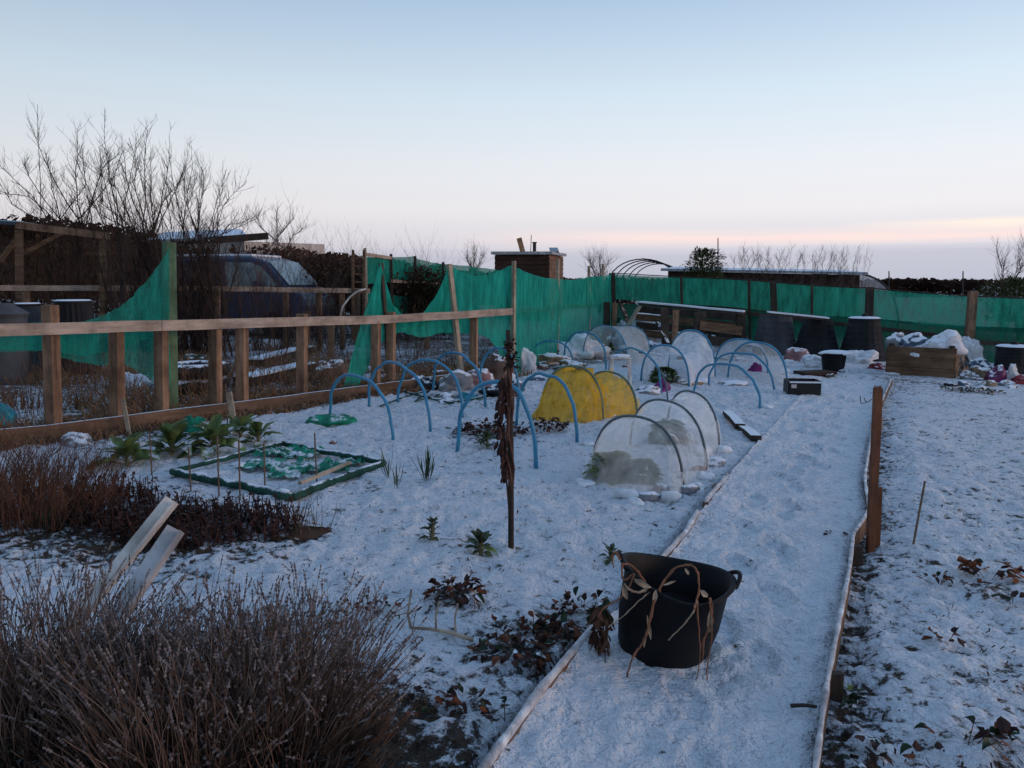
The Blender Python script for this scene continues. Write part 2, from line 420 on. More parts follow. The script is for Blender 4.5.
def build_ground():
    V=[];Fc=[];cv=[];gv=[]
    for yy in ys:
        for xx in xs:
            z=gh(xx,yy) if abs(xx)<40 and yy<60 else gb(xx,yy)
            c,g=cover(xx,yy)
            if yy<14 and -5<xx<6:
                rough=.022+.010*max(0,min(1,(.9-c)*3))
                h1=mn.noise(Vector((xx*8,yy*8,1))); h2=mn.noise(Vector((xx*17,yy*17,4)))
                h3=mn.noise(Vector((xx*34,yy*34,7)))
                z+=rough*h1+rough*.75*h2+rough*.3*h3
                if yy>2.2: c+=.16*min(h1*.6+h2,.5)*(1.3 if xx>at_y(PR,yy) else .8)
            V.append((xx,yy,z)); cv.append(c); gv.append(g)
    nx=len(xs)
    for j in range(len(ys)-1):
        for i in range(nx-1):
            o=j*nx+i; Fc.append((o,o+1,o+nx+1,o+nx))
    me=bpy.data.meshes.new('ground'); me.from_pydata(V,[],Fc)
    a=me.attributes.new('cover','FLOAT','POINT'); a.data.foreach_set('value',cv)
    a=me.attributes.new('grass','FLOAT','POINT'); a.data.foreach_set('value',gv)
    for p in me.polygons: p.use_smooth=True
    me.materials.append(M['ground']); o=bpy.data.objects.new('ground',me); col.objects.link(o); struct(o)
build_ground()
def pathz(x,y,u=.5): 
    e=1-u
    return gb(x,y)+.035*n2(x,y,.9,3)+.008+.027*max(0,min(1,(8.5-y)/3))-.025*max(0,1-e/.06)+.012*max(0,1-u/.05)
FOOT=[]
_r=random.Random(4)
for i in range(30):
    fy_=1.9+i*.33+_r.uniform(-.05,.05); a_=at_y(PL,fy_); b_=at_y(PR,fy_); side=.5+(.10 if i%2 else -.10)+.12*math.sin(i*.5)
    FOOT.append((a_+(b_-a_)*side,fy_,_r.uniform(-.25,.25)))
    if i%3==0: FOOT.append((a_+(b_-a_)*_r.uniform(.15,.85),fy_+.15,_r.uniform(-.5,.5)))
def foot(x,y):
    z=0
    for fx,fy_,an in FOOT:
        dx,dy=x-fx,y-fy_
        if abs(dy)<.25 and abs(dx)<.25:
            u=dx*math.cos(an)+dy*math.sin(an); v=-dx*math.sin(an)+dy*math.cos(an)
            d=math.sqrt((u/.055)**2+(v/.14)**2)
            z+=-.020*max(0,min(1,(1.15-d)*3)) + (.007*max(0,1-abs(d-1.3)*3))
    return z
def build_path():
    V=[];Fc=[];cv=[];gv=[]; y0=PL[0].y; y1=PL[-1].y; yy=y0; nu=60; rows=0
    while yy<y1:
        a=at_y(PL,yy); b=at_y(PR,yy)
        for i in range(nu+1):
            u=i/nu; x=a+(b-a)*u
            z=pathz(x,yy,u)+.017*mn.noise(Vector((x*6,yy*6,1)))+.015*mn.noise(Vector((x*15,yy*15,4)))+.006*mn.noise(Vector((x*34,yy*34,9)))+.014*mn.noise(Vector((x*2.8,yy*2.8,12)))+foot(x,yy)
            if yy>y1-2: z-=.045*((yy-y1+2)/2)
            V.append((x,yy,z)); 
            c=1.02-.12*max(0,1-min(u,1-u)/.12); cv.append(c); gv.append(.5)
        rows+=1; yy+=max(.021,.007*yy)
    for j in range(rows-1):
        for i in range(nu):
            o=j*(nu+1)+i; Fc.append((o,o+1,o+nu+2,o+nu+1))
    me=bpy.data.meshes.new('path'); me.from_pydata(V,[],Fc)
    a=me.attributes.new('cover','FLOAT','POINT'); a.data.foreach_set('value',cv)
    a=me.attributes.new('grass','FLOAT','POINT'); a.data.foreach_set('value',gv)
    for p in me.polygons: p.use_smooth=True
    me.materials.append(M['path']); o=bpy.data.objects.new('path',me); col.objects.link(o); struct(o)
build_path()
def onpath(px,py):
    p=G(px,py); return Vector((p.x,p.y,pathz(p.x,p.y)))
# hills
def hill(name,pts,Y,back,m):
    mb=MB(); 
    tops=[P(px,py,Y) for px,py in pts]
    def fn(a,b):
        k=a*(len(tops)-1); i=min(int(k),len(tops)-2); t=tops[i].lerp(tops[i+1],k-i)
        z=(1-(2*b-1)**2)**.7*(t.z+.5)-.5 if b<.999 else -.5
        return (t.x*(1+(b-.5)*.2),t.y+(b-.5)*2*back,z+.5*n2(t.x,b*9,.15)*(0 if b in(0,1) else 1))
    mb.grid(fn,60,14); struct(mb.build(name,m,smooth=True))
hill('hills',[(-500,224),(-200,220),(0,226),(60,228),(130,236),(200,246),(300,258),(420,268),(520,276)],95,45,'hillside')

# distant woods: many small faces (a far wood that reads as one mass)
def woods(name,pts,Y,depth,n,size,m,label,hfrac=.5,kind='stuff',cat='wood'):
    mb=MB(); tops=[P(px,py,Y) for px,py in pts]
    L=len(tops)-1
    for i in range(n):
        k=rnd()*L; j=min(int(k),L-1); t=tops[j].lerp(tops[j+1],k-j)
        bump=(.5+.5*n2(t.x,Y,.6/size*.5,2))
        zt=t.z*(1-.16*bump-.10*abs(n2(t.x,Y,2.2/size*.5,5)))
        base=gb(t.x,Y); f=rnd()**.6
        z=base+(zt-base)*(f if hfrac<1 else 1)
        c=Vector((t.x+ru(-.3,.3)*size,Y+ru(0,depth),z))
        s_=size*ru(.4,1)
        a=Vector((ru(-1,1),ru(-1,1),ru(-1,1))).normalized()*s_; b=a.orthogonal().normalized()*s_*ru(.4,1)
        mb.quad(c-a,c-b*.7,c+a,c+b)
    tag(mb.build(name,m,fix=False),label,cat,kind=kind)
woods('distant_wood',[(-60,212),(0,208),(30,206),(70,212),(130,222),(180,232),(230,236)],70,8,5200,.42,'woods','dark wooded ridge on the skyline behind the bare trees')
woods('distant_conifers',[(870,281),(900,279),(930,277),(955,279),(985,279),(1024,278),(1100,279)],85,10,3500,.40,'woods','low dark tree line on the skyline beyond the right windbreak')
woods('far_hedge',[(470,268),(495,268),(560,277),(600,275),(690,277),(720,279),(780,280)],48,5,9000,.30,'scrub','low brown hedge seen between the shed and the hoop frame')
woods('bramble_scrub',[(-60,238),(0,236),(40,232),(80,236),(120,228),(160,234),(200,246),(240,240)],22,4,12000,.10,'scrub','dense dark brown bramble thicket behind the timber shelter and bare trees')
woods('bramble_scrub',[(230,238),(262,236),(300,243),(340,247),(370,252),(400,256),(450,262)],24,4,9000,.13,'scrub','brown leafless scrub behind the blue van')

# ---------------------------------------------------------------- trees & twigs
def twig(mb,p,d,L,r,depth,n=4,up=.25,kink=.22,tn=3):
    pts=[p.copy()]; seg=4; dd=d.copy(); q=p.copy()
    for k in range(seg):
        dd=(dd+Vector((ru(-1,1),ru(-1,1),ru(-.6,1)*.8))*kink+Vector((0,0,up*.25))).normalized()
        q=q+dd*(L/seg); pts.append(q.copy())
    mb.tube(pts,[r*(1-.75*k/seg) for k in range(seg+1)],tn,cap=False)
    if depth>0:
        for k in range(n):
            t=ru(.2,1)*seg; j=min(int(t),seg-1); b=pts[j].lerp(pts[j+1],t-j)
            dv=(dd+Vector((ru(-1,1),ru(-1,1),ru(-.2,1)))*.95).normalized()
            twig(mb,b,dv,L*ru(.3,.55),r*.55,depth-1,max(2,n-1),up,kink,tn)
def limb_tree(name,basepx,Y,limbs,label,r=.05,tw=7,group=None,m='bark',tl=.35,suck=0):
    b=P(basepx,290,Y); b.z=gh(b.x,b.y)-.05
    root=thing(name,b,label,'tree',group)
    tr=MB(); cr=MB()
    first=limbs[0][0]; fk=P(first[0],first[1],Y)
    tr.tube([b,b.lerp(fk,.3)+Vector((ru(-.1,.1),ru(-.1,.1),0)),b.lerp(fk,.6)+Vector((ru(-.15,.15),ru(-.1,.1),0))],[r*1.1,r*.8,r*.4],7)
    for q_ in range(suck):
        o=b+Vector((ru(-.7,.7),ru(-.5,.5),0)); L_=(fk.z-b.z)*ru(.8,1.9); pts=[o]; dv=Vector((ru(-.25,.25),ru(-.2,.2),1)).normalized()
        for k in range(7): dv=(dv+Vector((ru(-.1,.1),ru(-.1,.1),.03))).normalized(); pts.append(pts[-1]+dv*L_/7)
        cr.tube(pts,[.018*(1-.8*k/7) for k in range(8)],4,cap=False)
        for k in range(1,8):
            for _ in range(3): twig(cr,pts[k].lerp(pts[k-1],rnd()),(dv+Vector((ru(-1,1),ru(-1,1),ru(-.3,.6)))*.9).normalized(),tl*ru(.5,1.3),.005,1,3)
    for limb in limbs:
        dy=ru(-.5,.5)
        jx=ru(-.16,.16)*(fk.z-b.z); pts=[b+Vector((jx*.3,0,0)),b.lerp(fk,ru(.35,.6))+Vector((jx*.8,ru(-.2,.2),0))]
        lo_=fk.lerp(b,ru(.0,.25))+Vector((jx,0,0)); pts.append(lo_)
        pts+=[P(x,y_,Y)+Vector((0,dy*k/(len(limb)-1),0)) for k,(x,y_) in enumerate(limb) if k>0]
        # subdivide with wobble
        q=[pts[0]]
        for a,c in zip(pts,pts[1:]):
            for k in (1,2,3): q.append(a.lerp(c,k/3)+Vector((ru(-1,1),ru(-1,1),ru(-1,1)))*.025*(c-a).length)
        n=len(q); rr=[r*.55*(1-.88*k/(n-1)) for k in range(n)]
        cr.tube(q,rr,5,cap=False)
        for k in range(1,n):
            for _ in range(tw//2 if k<3 else tw):
                if rnd()<.8:
                    dd=(q[k]-q[k-1]).normalized(); t=q[k-1].lerp(q[k],rnd())
                    dv=(dd*.7+Vector((ru(-1,1),ru(-1,1),ru(-.3,1)))*.9).normalized()
                    twig(cr,t,dv,tl*ru(.3,1.5)*(1-.3*k/n),rr[k]*.35+.0025,1,3,.25,.16)
    tr.build('trunk',m,root,smooth=True); cr.build('crown',m,root,fix=False)
    return root
limb_tree('bare_tree',66,16.8,[[(66,216),(48,168),(34,128)],[(66,216),(36,196),(0,160)],[(66,218),(26,195),(-20,192)],[(68,216),(78,172),(80,128)],[(70,214),(98,166),(112,150)],[(66,214),(30,175),(27,165)],[(66,216),(90,185),(90,148)],[(66,216),(10,205),(-15,170)],[(66,222),(58,190),(60,165)],[(68,216),(112,190),(130,168)]],
  'spreading bare tree with an open fork, leftmost on the skyline behind the timber frame shelter',.045,8,tl=.45,suck=3)
limb_tree('bare_tree',143,14.2,[[(143,240),(144,180),(145,126)],[(143,240),(116,180),(117,124)],[(140,236),(108,205),(112,150)],[(144,236),(160,190),(165,152)],[(140,230),(125,190),(97,168)],[(144,236),(170,200),(185,152)],[(144,238),(135,190),(134,158)],[(144,238),(100,215),(84,196)],[(144,238),(152,195),(153,160)],[(144,238),(128,180),(124,150)],[(144,238),(160,200),(176,176)]],
  'bare tree with one tall straight upright shoot, in the middle of the left tree group',.040,8,tl=.42,suck=22)
limb_tree('bare_tree',192,14.5,[[(192,246),(180,200),(178,165)],[(192,246),(205,200),(209,172)],[(194,244),(222,205),(243,184)],[(194,246),(225,225),(252,214)],[(192,244),(168,210),(160,180)],[(192,246),(196,205),(198,168)],[(192,246),(215,215),(222,190)],[(192,246),(186,205),(190,180)],[(192,246),(175,215),(170,186)],[(192,246),(232,232),(262,222)]],
  'bare tree leaning its fine branches right over the snowy shed roof',.034,8,tl=.42,suck=18)
limb_tree('bare_tree',276,22,[[(276,245),(274,225),(273,208)],[(276,245),(285,228),(296,218)],[(276,245),(262,228),(258,218)],[(276,245),(292,235),(303,226)]],
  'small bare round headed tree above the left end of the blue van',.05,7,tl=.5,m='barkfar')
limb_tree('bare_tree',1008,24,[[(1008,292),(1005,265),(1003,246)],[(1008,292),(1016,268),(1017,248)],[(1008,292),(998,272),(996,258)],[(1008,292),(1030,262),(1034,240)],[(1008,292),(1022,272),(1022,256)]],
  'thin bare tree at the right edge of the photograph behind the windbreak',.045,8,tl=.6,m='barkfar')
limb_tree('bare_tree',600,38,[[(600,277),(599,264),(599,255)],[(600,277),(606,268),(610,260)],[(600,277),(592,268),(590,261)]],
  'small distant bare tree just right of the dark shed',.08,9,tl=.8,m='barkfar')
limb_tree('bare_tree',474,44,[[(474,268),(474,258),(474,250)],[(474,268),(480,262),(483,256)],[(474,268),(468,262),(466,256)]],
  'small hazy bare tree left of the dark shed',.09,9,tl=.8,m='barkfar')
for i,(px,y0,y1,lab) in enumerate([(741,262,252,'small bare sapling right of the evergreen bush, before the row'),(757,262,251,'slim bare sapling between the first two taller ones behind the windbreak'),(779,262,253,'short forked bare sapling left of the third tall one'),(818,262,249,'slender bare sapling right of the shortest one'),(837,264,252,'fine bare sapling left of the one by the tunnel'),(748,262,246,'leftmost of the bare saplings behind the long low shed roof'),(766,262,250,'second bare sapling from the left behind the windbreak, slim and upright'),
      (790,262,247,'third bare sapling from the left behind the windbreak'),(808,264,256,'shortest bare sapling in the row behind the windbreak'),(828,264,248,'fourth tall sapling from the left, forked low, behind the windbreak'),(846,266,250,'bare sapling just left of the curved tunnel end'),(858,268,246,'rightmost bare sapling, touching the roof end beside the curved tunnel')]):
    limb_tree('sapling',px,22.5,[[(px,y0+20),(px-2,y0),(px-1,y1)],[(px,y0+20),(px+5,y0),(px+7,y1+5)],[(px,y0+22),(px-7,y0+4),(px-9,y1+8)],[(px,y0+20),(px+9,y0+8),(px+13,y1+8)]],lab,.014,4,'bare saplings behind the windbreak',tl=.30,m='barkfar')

def scrub(name,px,py,Y,w,h,n,m,label,leafy=0,cat='bush',lm=None,group=None,r=.006,base=None):
    b=P(px,py,Y); b.z=gh(b.x,b.y)-.02 if base is None else base
    root=thing(name,b,label,cat,group); mb=MB(); lf=MB()
    for i in range(n):
        a=ru(0,6.28); rr=math.sqrt(rnd())*w*.35
        p=b+Vector((math.cos(a)*rr,math.sin(a)*rr*.6,0))
        lean=Vector((math.cos(a)*rr/w*1.6+ru(-.3,.3),math.sin(a)*rr/w+ru(-.3,.3),1)).normalized()
        twig(mb,p,lean,h*ru(.6,1.05),r,2,3,.3,.2)
        if leafy:
            for k in range(leafy):
                t=ru(.2,.92)*h; q=p+lean*t+Vector((ru(-.25,.25),ru(-.25,.25),ru(-.1,.1)))*w*.4
                lf.leaf(q,Vector((ru(-1,1),ru(-1,1),ru(-.5,1))),(0,0,1),.09*ru(.7,1.6),.06*ru(.7,1.5))
    mb.build('twigs',m,root,fix=False)
    if leafy: lf.build('leaves',lm,root,fix=False)
    return root
# tangled shrubs between the two timber fences and behind
scrub('thorn_bush',150,300,15.9,1.8,2.0,26,'bark','dark thorny bush tangled under the tall bare trees')
scrub('thorn_bush',100,300,16.2,1.7,1.7,24,'brush','russet twiggy bush in front of the timber frame shelter')
scrub('thorn_bush',195,300,16.0,1.7,1.7,24,'bark','dark twiggy bush in front of the rear of the blue van')
scrub('thorn_bush',262,320,13.0,1.0,1.5,18,'bark','bare dark sapling bush crossing in front of the blue van')
scrub('thorn_bush',300,320,15.9,1.3,1.35,20,'brush','low russet bush under the front end of the blue van')
scrub('thorn_bush',345,320,15.2,1.0,1.5,16,'bark','bare bush beside the small wooden ladder')
scrub('leafy_bush',390,290,19.5,1.8,2.05,60,'bark','brown leaved bush showing above the left end of the back green net',46,lm='scrub')
scrub('leafy_bush',428,290,19.5,2.0,1.9,60,'bark','olive and brown bush overhanging the middle of the back green net',50,lm='scrubgreen')
scrub('leafy_bush',322,290,21.5,1.5,2.35,44,'bark','dark ivy covered bush right of the blue van roof',40,lm='scrub')
scrub('leafy_bush',350,290,20.5,1.3,2.15,40,'bark','dark bush behind the small wooden ladder',26,lm='scrub')
for i,(px,Y,w_,h_,n_,m_,lab) in enumerate([(125,13.2,1.3,2.0,34,'bark','tallest thorny bush between shelter and green post'),(225,13.4,1.5,1.45,40,'bark','dark thorny bush in front of the middle of the blue van'),(250,12.6,1.5,1.5,40,'brush','russet thorny bush in front of the blue van side'),(285,12.4,1.4,1.35,38,'bark','dark thorny bush below the blue van windscreen'),
   (170,11.5,1.2,1.0,30,'brush','low russet bush right behind the green post'),(320,12.6,1.2,1.0,26,'bark','dark low bush left of the lone square post'),(60,12.5,1.6,1.2,30,'brush','russet twig mass below the shelter beam'),(10,13.0,1.6,1.6,30,'bark','dark bush at the left edge inside the shelter'),(85,17.5,2.4,2.2,40,'scrubgreen','olive twiggy bush seen through the shelter'),(40,18.5,2.4,2.3,40,'scrub','brown bush filling the view through the shelter'),(410,15.0,1.0,.8,18,'brush','russet low bush seen under the green swag'),(160,18.5,2.5,2.4,44,'bark','high dark bush behind the green post')]):
    k_=1.25 if Y<14 else 1.0; Y=Y+3.2 if Y<14 else Y
    scrub('thorn_bush',px,300,Y,w_*k_,h_*1.2*k_,int(n_*.95),m_,lab,r=.007,group='tangled thorn bushes behind the timber fences')
for i,(px,Y,w_,h_,m_,lab) in enumerate([(20,8.2,1.0,.55,'brush','leftmost brown weed tangle behind the fence board'),(75,8.6,.9,.6,'drygrass','bleached weed tangle between the first two fence posts'),(100,9.6,1.0,.55,'brush','brown weed tangle in front of the dark ribbed bin'),(135,8.6,.7,.4,'drygrass','low straw tangle left of the green post foot'),(195,9.0,.9,.5,'drygrass','straw coloured tangle between the middle fence posts'),(228,9.3,.8,.45,'brush','brown tangle behind the fifth fence post'),(262,9.6,.9,.5,'drygrass','tall bleached grass clump below the snowy bed boards'),(290,10.2,.9,.5,'brush','russet weed clump right of the bleached grass clump'),(335,10.6,.9,.5,'drygrass','bleached tangle left of the green net triangle'),(45,10.8,1.2,.7,'brush','tall dead weeds in front of the grey bins'),(235,11.6,1.2,.6,'brush','dead weeds beyond the snowy bed boards'),(300,12.0,1.2,.6,'drygrass','straw weeds under the lone square post'),(410,12.6,1.0,.5,'brush','dead weeds under the green swag'),(440,13.4,1.0,.5,'drygrass','straw weeds seen right of the swag'),(470,14.5,1.2,.6,'brush','dark weeds behind the last open fence bay'),(495,13.6,.8,.55,'bark','dark brush beside the end post of the rail')]):
    scrub('weed_clump',px,300,Y,w_,h_,34,m_,lab,cat='plant',r=.004,group='dead weeds behind the near timber fence')
# evergreen bush above windbreak
def evergreen(px,Y,top,w,label):
    b=P(px,300,Y); b.z=gb(b.x,b.y); t=P(px,top,Y)
    root=thing('evergreen_bush',b,label,'bush'); st=MB(); lf=MB(); H=t.z-b.z
    for i in range(9):
        a=ru(0,6.28); st.tube([b,b+Vector((math.cos(a)*.2,math.sin(a)*.2,H*.4)),b+Vector((math.cos(a)*.45,math.sin(a)*.4,H*.8))],[.04,.025,.01],5)
    for i in range(3800):
        a=ru(0,6.28); f=rnd(); zz=.3+.7*f
        prof=math.sqrt(max(0,1-abs(2*f-.9)**2.2/1.5))*(1+.25*math.sin(a*3+f*9)+.15*math.sin(a*7-f*17))
        rr=w*prof*math.sqrt(rnd())
        p=b+Vector((math.cos(a)*rr,math.sin(a)*rr*.8,H*zz-.05*rnd()))
        lf.leaf(p,Vector((math.cos(a)+ru(-.8,.8),math.sin(a)+ru(-.8,.8),ru(-.1,1.2))),(0,0,1),ru(.06,.13),.05)
    st.build('stems','bark',root); lf.build('leaves','evergreen',root,fix=False)
evergreen(704,22.6,249,.60,'dense round evergreen bush standing above the far green windbreak')
evergreen(1022,23.0,278,1.1,'olive evergreen bush at the right edge beyond the windbreak')

# ---------------------------------------------------------------- NEAR TIMBER FENCE
def fy(px,off=0):    # point depth on the fence line hit by the pixel column
    u=(px-CX)/F; # approx ray plan direction (u,cp..) use py mid row 350
    d=ray(px,345); nx,ny=-fdir.y,fdir.x
    A=FA+Vector((nx,ny,0))*off
    t=(A.x*nx+A.y*ny)/(d.x*nx+d.y*ny)
    return d.y*t
def fpt(px,py,off=0):
    Y=fy(px,off); return P(px,py,Y)
nrm=Vector((-fdir.y,fdir.x,0))
fence=thing('timber_fence',FA.lerp(FB,.5),'near timber post and rail fence with bleached top rail along the left bed','fence')
posts=[(-35,322),(52,305),(116,322),(161,322),(215,320),(242,320),(302,314),(376,318),(391,312),(474,314)]
for i,(px,pt) in enumerate(posts):
    Y=fy(px,.07); b=P(px,420,Y); b.z=gh(b.x,b.y)-.15; t=P(px-(2 if px<60 else 0),pt,Y)
    mb=MB(); mb.beam(b,t,.10,.10,up=Matrix.Rotation(R(24),3,'Z')@nrm)
    mb.build('post','post',fence)
# rail in three lengths
for a,b in (((-60,332,),(161,325.5)),((161,325.5),(391,319)),((391,319),(512,311.5))):
    mb=MB(); A=fpt(a[0],a[1]); B=fpt(b[0],b[1]); d=(B-A).normalized()
    mb.beam(A+d*.003,B-d*.003,.035,.105,jit=.003); mb.build('rail','rail',fence)
for a,b in (((-60,453),(95,432)),((95,430),(310,405)),((300,402),(512,374))):
    mb=MB(); A=fpt(a[0],a[1],-.03);B=fpt(b[0],b[1],-.03)
    A.z=gh(A.x,A.y)+.07;B.z=gh(B.x,B.y)+.07
    mb.beam(A,B,.04,.17,jit=.006); mb.build('gravel_board','board',fence)
# tall stake leaning
mb=MB(); Y=fy(455,.10); mb.beam(Vector((P(463,400,Y).x,Y,gh(P(463,400,Y).x,Y)-.1)),P(449,264,Y),.075,.06,up=nrm)
tag(mb.build('wooden_stake','pale'),'tall pale stake leaning left that lifts the green net behind the timber fence','stake')
mb=MB(); Y=fy(388,.11); mb.beam(Vector((P(391,400,Y).x,Y,gh(P(391,400,Y).x,Y)-.1)),P(381,263,Y),.045,.045,up=nrm)
tag(mb.build('wooden_stake','darkwood'),'dark leaning stake under the peak of the draped green net','stake')
# post wrapped in green netting at left
gp=thing('green_post',GG(170,402),'algae green square post with net wrapped round it, behind the left fence rail','post')
Y=fy(170,.28); b=P(170,400,Y); b.z=gh(b.x,b.y)-.1; t=P(169,242,Y)
mb=MB(); mb.beam(b,t,.10,.10,up=nrm); mb.build('shaft','greenpost',gp)

def net_loft(name,top,bot,off,m,label,cat='netting',group=None,nv=14,wav=.03,sub=5,depthf=None,seed=1,parent=None):
    def P2(pt):
        return fpt(pt[0],pt[1],off) if depthf is None else P(pt[0],pt[1],depthf(pt[0]))
    T=[P2(p) for p in top]; B=[P2(p) for p in bot]
    def interp(A,u):
        k=u*(len(A)-1); i=min(int(k),len(A)-2); return A[i].lerp(A[i+1],k-i)
    mb=MB()
    def fn(u,v):
        p=interp(T,u).lerp(interp(B,u),v); w=wav*(mn.noise(Vector((u*9+seed,v*2,seed)))+.5*mn.noise(Vector((u*25,v*3,seed+5))))
        return p+nrm*w*(1 if 0<v else .3)+Vector((0,0,-.03*abs(mn.noise(Vector((u*30,seed,0))))))+nrm*(.05*wav/.05*abs(mn.noise(Vector((u*16+v*3,v*1.2,seed+9)))))
    mb.grid(fn,(len(top)-1)*sub*2+1,nv)
    o=mb.build(name,m,parent,smooth=True,fix=False)
    if parent is None: tag(o,label,cat,group)
    return o
net_loft('draped_netting',[(-40,334),(0,330),(40,321),(60,323),(85,321),(105,315),(130,299),(150,277),(160,263),(170,246)],
   [(-40,352),(0,350),(40,350),(60,357),(80,362),(105,366),(118,360),(130,366),(150,378),(170,402)],.22,'netthin',
   'loose green net draped from the green post down to the left fence rail',wav=.05)
net_loft('draped_netting',[(0,333),(40,328),(85,328),(120,322),(145,330),(160,332)],[(0,352),(40,350),(85,356),(115,350),(140,340),(158,338)],.17,'netthin','folded second layer of green net hanging just under the left fence rail',wav=.03,seed=4)
net_loft('draped_netting',[(370,300),(376,276),(381,262),(386,280),(392,302),(400,312),(412,316),(424,312),(436,296),(443,280),(450,264),(462,272),(476,276),(492,274),(503,269),(513,264)],
   [(336,410),(350,396),(364,375),(378,345),(394,333),(405,332),(418,337),(430,336),(440,333),(452,332),(464,333),(478,334),(490,338),(498,350),(506,366),(512,374)],.14,'net',
   'green net slung in a deep swag between the two leaning stakes of the fence',wav=.05,seed=8)
net_loft('draped_netting',[(381,262),(386,290),(394,306),(404,317),(416,320),(428,314),(440,296),(449,266)],[(383,300),(389,318),(397,327),(407,327),(418,326),(430,322),(441,306),(450,280)],.17,'net','thick folded upper hem of the green swag hanging above the fence rail',wav=.03,seed=12)

# ---------------------------------------------------------------- LEFT WINDBREAK RUN (510 -> corner)
FB2=Vector((FB.x,FB.y,0))
def run_pt(px,A,B,pyz=None,off=0):
    d=ray(px,320); n=Vector((-(B-A).y,(B-A).x,0)).normalized(); 
    k=(A.x*n.x+A.y*n.y+off)/(d.x*n.x+d.y*n.y); return d.y*k
lw=thing('green_windbreak',FB2.lerp(FC,.5),'green net windbreak on pale stakes from the timber fence to the far corner','fence')
lf_=lambda px: run_pt(px,FB2,FC)
def net_run(A,B,top,m,parent,zlo=None,wav=.02,name='net_panel',seed=0,lo_fn=None,sub=6,off=0):
    D=lambda px: run_pt(px,A,B,off=off)
    mb=MB(); T=[P(x,y_,D(x)) for x,y_ in top]
    def fn(u,v):
        k=u*(len(T)-1); i=min(int(k),len(T)-2); t=T[i].lerp(T[i+1],k-i)
        z0=lo_fn(t) if lo_fn else gh(t.x,t.y)-.02
        w=wav*(mn.noise(Vector((u*14+seed,v*1.5,seed)))+.5*mn.noise(Vector((u*40,v*2,seed+3)))+1.6*abs(mn.noise(Vector((u*22+v*2.5,v*1.3,seed+7)))))
        return Vector((t.x+w,t.y+w,t.z+(z0-t.z)*v))
    mb.grid(fn,(len(T)-1)*sub+1,12)
    return mb.build(name,m,parent,smooth=True,fix=False)
net_run(FB2,FC,[(512,265),(517,268),(530,274),(545,278),(557,279),(572,280),(589,277),(603,276),(612,274)],'net',lw,wav=.05)
for px,pt in ((513,261),(557,259),(589,266),(603,264)):
    Y=lf_(px)+(.0 if px==513 else .12); b=P(px,350,Y); t=P(px+(1 if px<560 else 0),pt,Y)
    if px==513: b.y-=.05; t.y-=.05
    mb=MB(); mb.beam(Vector((b.x,b.y,gh(b.x,b.y)-.1)),t,.055,.05,up=nrm); mb.build('stake','pale',lw)
mb=MB(); A=P(516,310,lf_(514)+.28);B=P(611,303,lf_(611)+.3); mb.beam(A,B,.04,.10); mb.build('rail','rail',lw)

# ---------------------------------------------------------------- FAR WINDBREAK RUN (corner -> right)
fw=thing('green_windbreak',FC.lerp(FD,.5),'far run of green net windbreak on dark posts crossing behind the compost bins','fence')
topl=[(612,274),(645,276),(683,278),(720,279),(750,281),(775,283),(812,286),(868,289),(915,293),(970,297),(1024,299),(1090,301)]
D2=lambda px: run_pt(px,FC,FD)
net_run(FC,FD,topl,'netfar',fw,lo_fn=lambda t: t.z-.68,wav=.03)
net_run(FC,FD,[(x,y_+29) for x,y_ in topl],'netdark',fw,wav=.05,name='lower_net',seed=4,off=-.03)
for px,w,pt,dx,pbm in ((613,.16,273,-1,'darkwood'),(683,.06,276,-2,'darkwood'),(750,.06,279,-1,'darkwood'),(776,.13,281,-3,'darkwood'),(812,.05,284,0,'darkwood'),(868,.15,287,2,'darkwood'),(969,.16,291,4,'post'),(1040,.1,298,0,'darkwood')):
    Y=D2(px)-.10; b=P(px,345,Y); t=P(px+dx,pt,Y); mb=MB(); mb.beam(Vector((b.x,b.y,gh(b.x,b.y)-.1)),t,w,w*.7,up=Vector((0,1,0))); mb.build('post',pbm,fw)
mb=MB(); A=P(745,313,D2(745)-.16);B=P(960,338,D2(960)-.16); mb.beam(A,B,.04,.09); mb.build('rail','darkwood',fw)
mb=MB(); A=P(978,342,D2(978)-.16);B=P(1090,350,D2(1090)-.16); mb.beam(A,B,.04,.09); mb.build('rail','darkwood',fw)
mb=MB(); mb.tube([P(x,y_-1,D2(x)-.02) for x,y_ in topl],.014,5); mb.build('top_wire','darkwood',fw)

# ---------------------------------------------------------------- SECOND TIMBER FENCE AND BACK NET
bA=G(-30,355); bB=G(350,350)
def bfy(px): 
    return run_pt(px,Vector((bA.x,bA.y,0)),Vector((bB.x,bB.y,0)))
bf=thing('timber_fence',bA.lerp(bB,.5),'second timber post and rail fence further back, in front of the blue van','fence')
for px,pt in ((-20,290),(26,290),(125,290),(217,288),(286,291),(319,287),(342,289)):
    Y=bfy(px)+.05; b=P(px,340,Y); t=P(px,pt,Y); mb=MB(); mb.beam(Vector((b.x,b.y,gh(b.x,b.y)-.1)),t,.10,.09,up=Vector((0,1,0))); mb.build('post','post',bf)
for (a,ay),(b,by) in (((-40,288),(170,288)),((170,288),(370,291))):
    mb=MB(); mb.beam(P(a,ay,bfy(a)-.02),P(b,by,bfy(b)-.02),.035,.10,jit=.003); mb.build('rail','rail',bf)
for px,pt,bt,lab in ((307,311,352,'short square post standing alone behind the gap of the near fence'),(331,316,356,'lower short post right of the lone post behind the near fence'),(357,290,345,'brown post with white pipe leaning on it behind the near fence'),(427,322,350,'short brown post seen under the green swag'),):
    Y=G(px,bt).y; b=GG(px,bt); t=P(px,pt,Y); mb=MB(); mb.beam(b-Vector((0,0,.1)),t,.12,.10,up=Vector((0,1,0)))
    tag(mb.build('wooden_post','post'),lab,'post','loose posts in the plot behind')
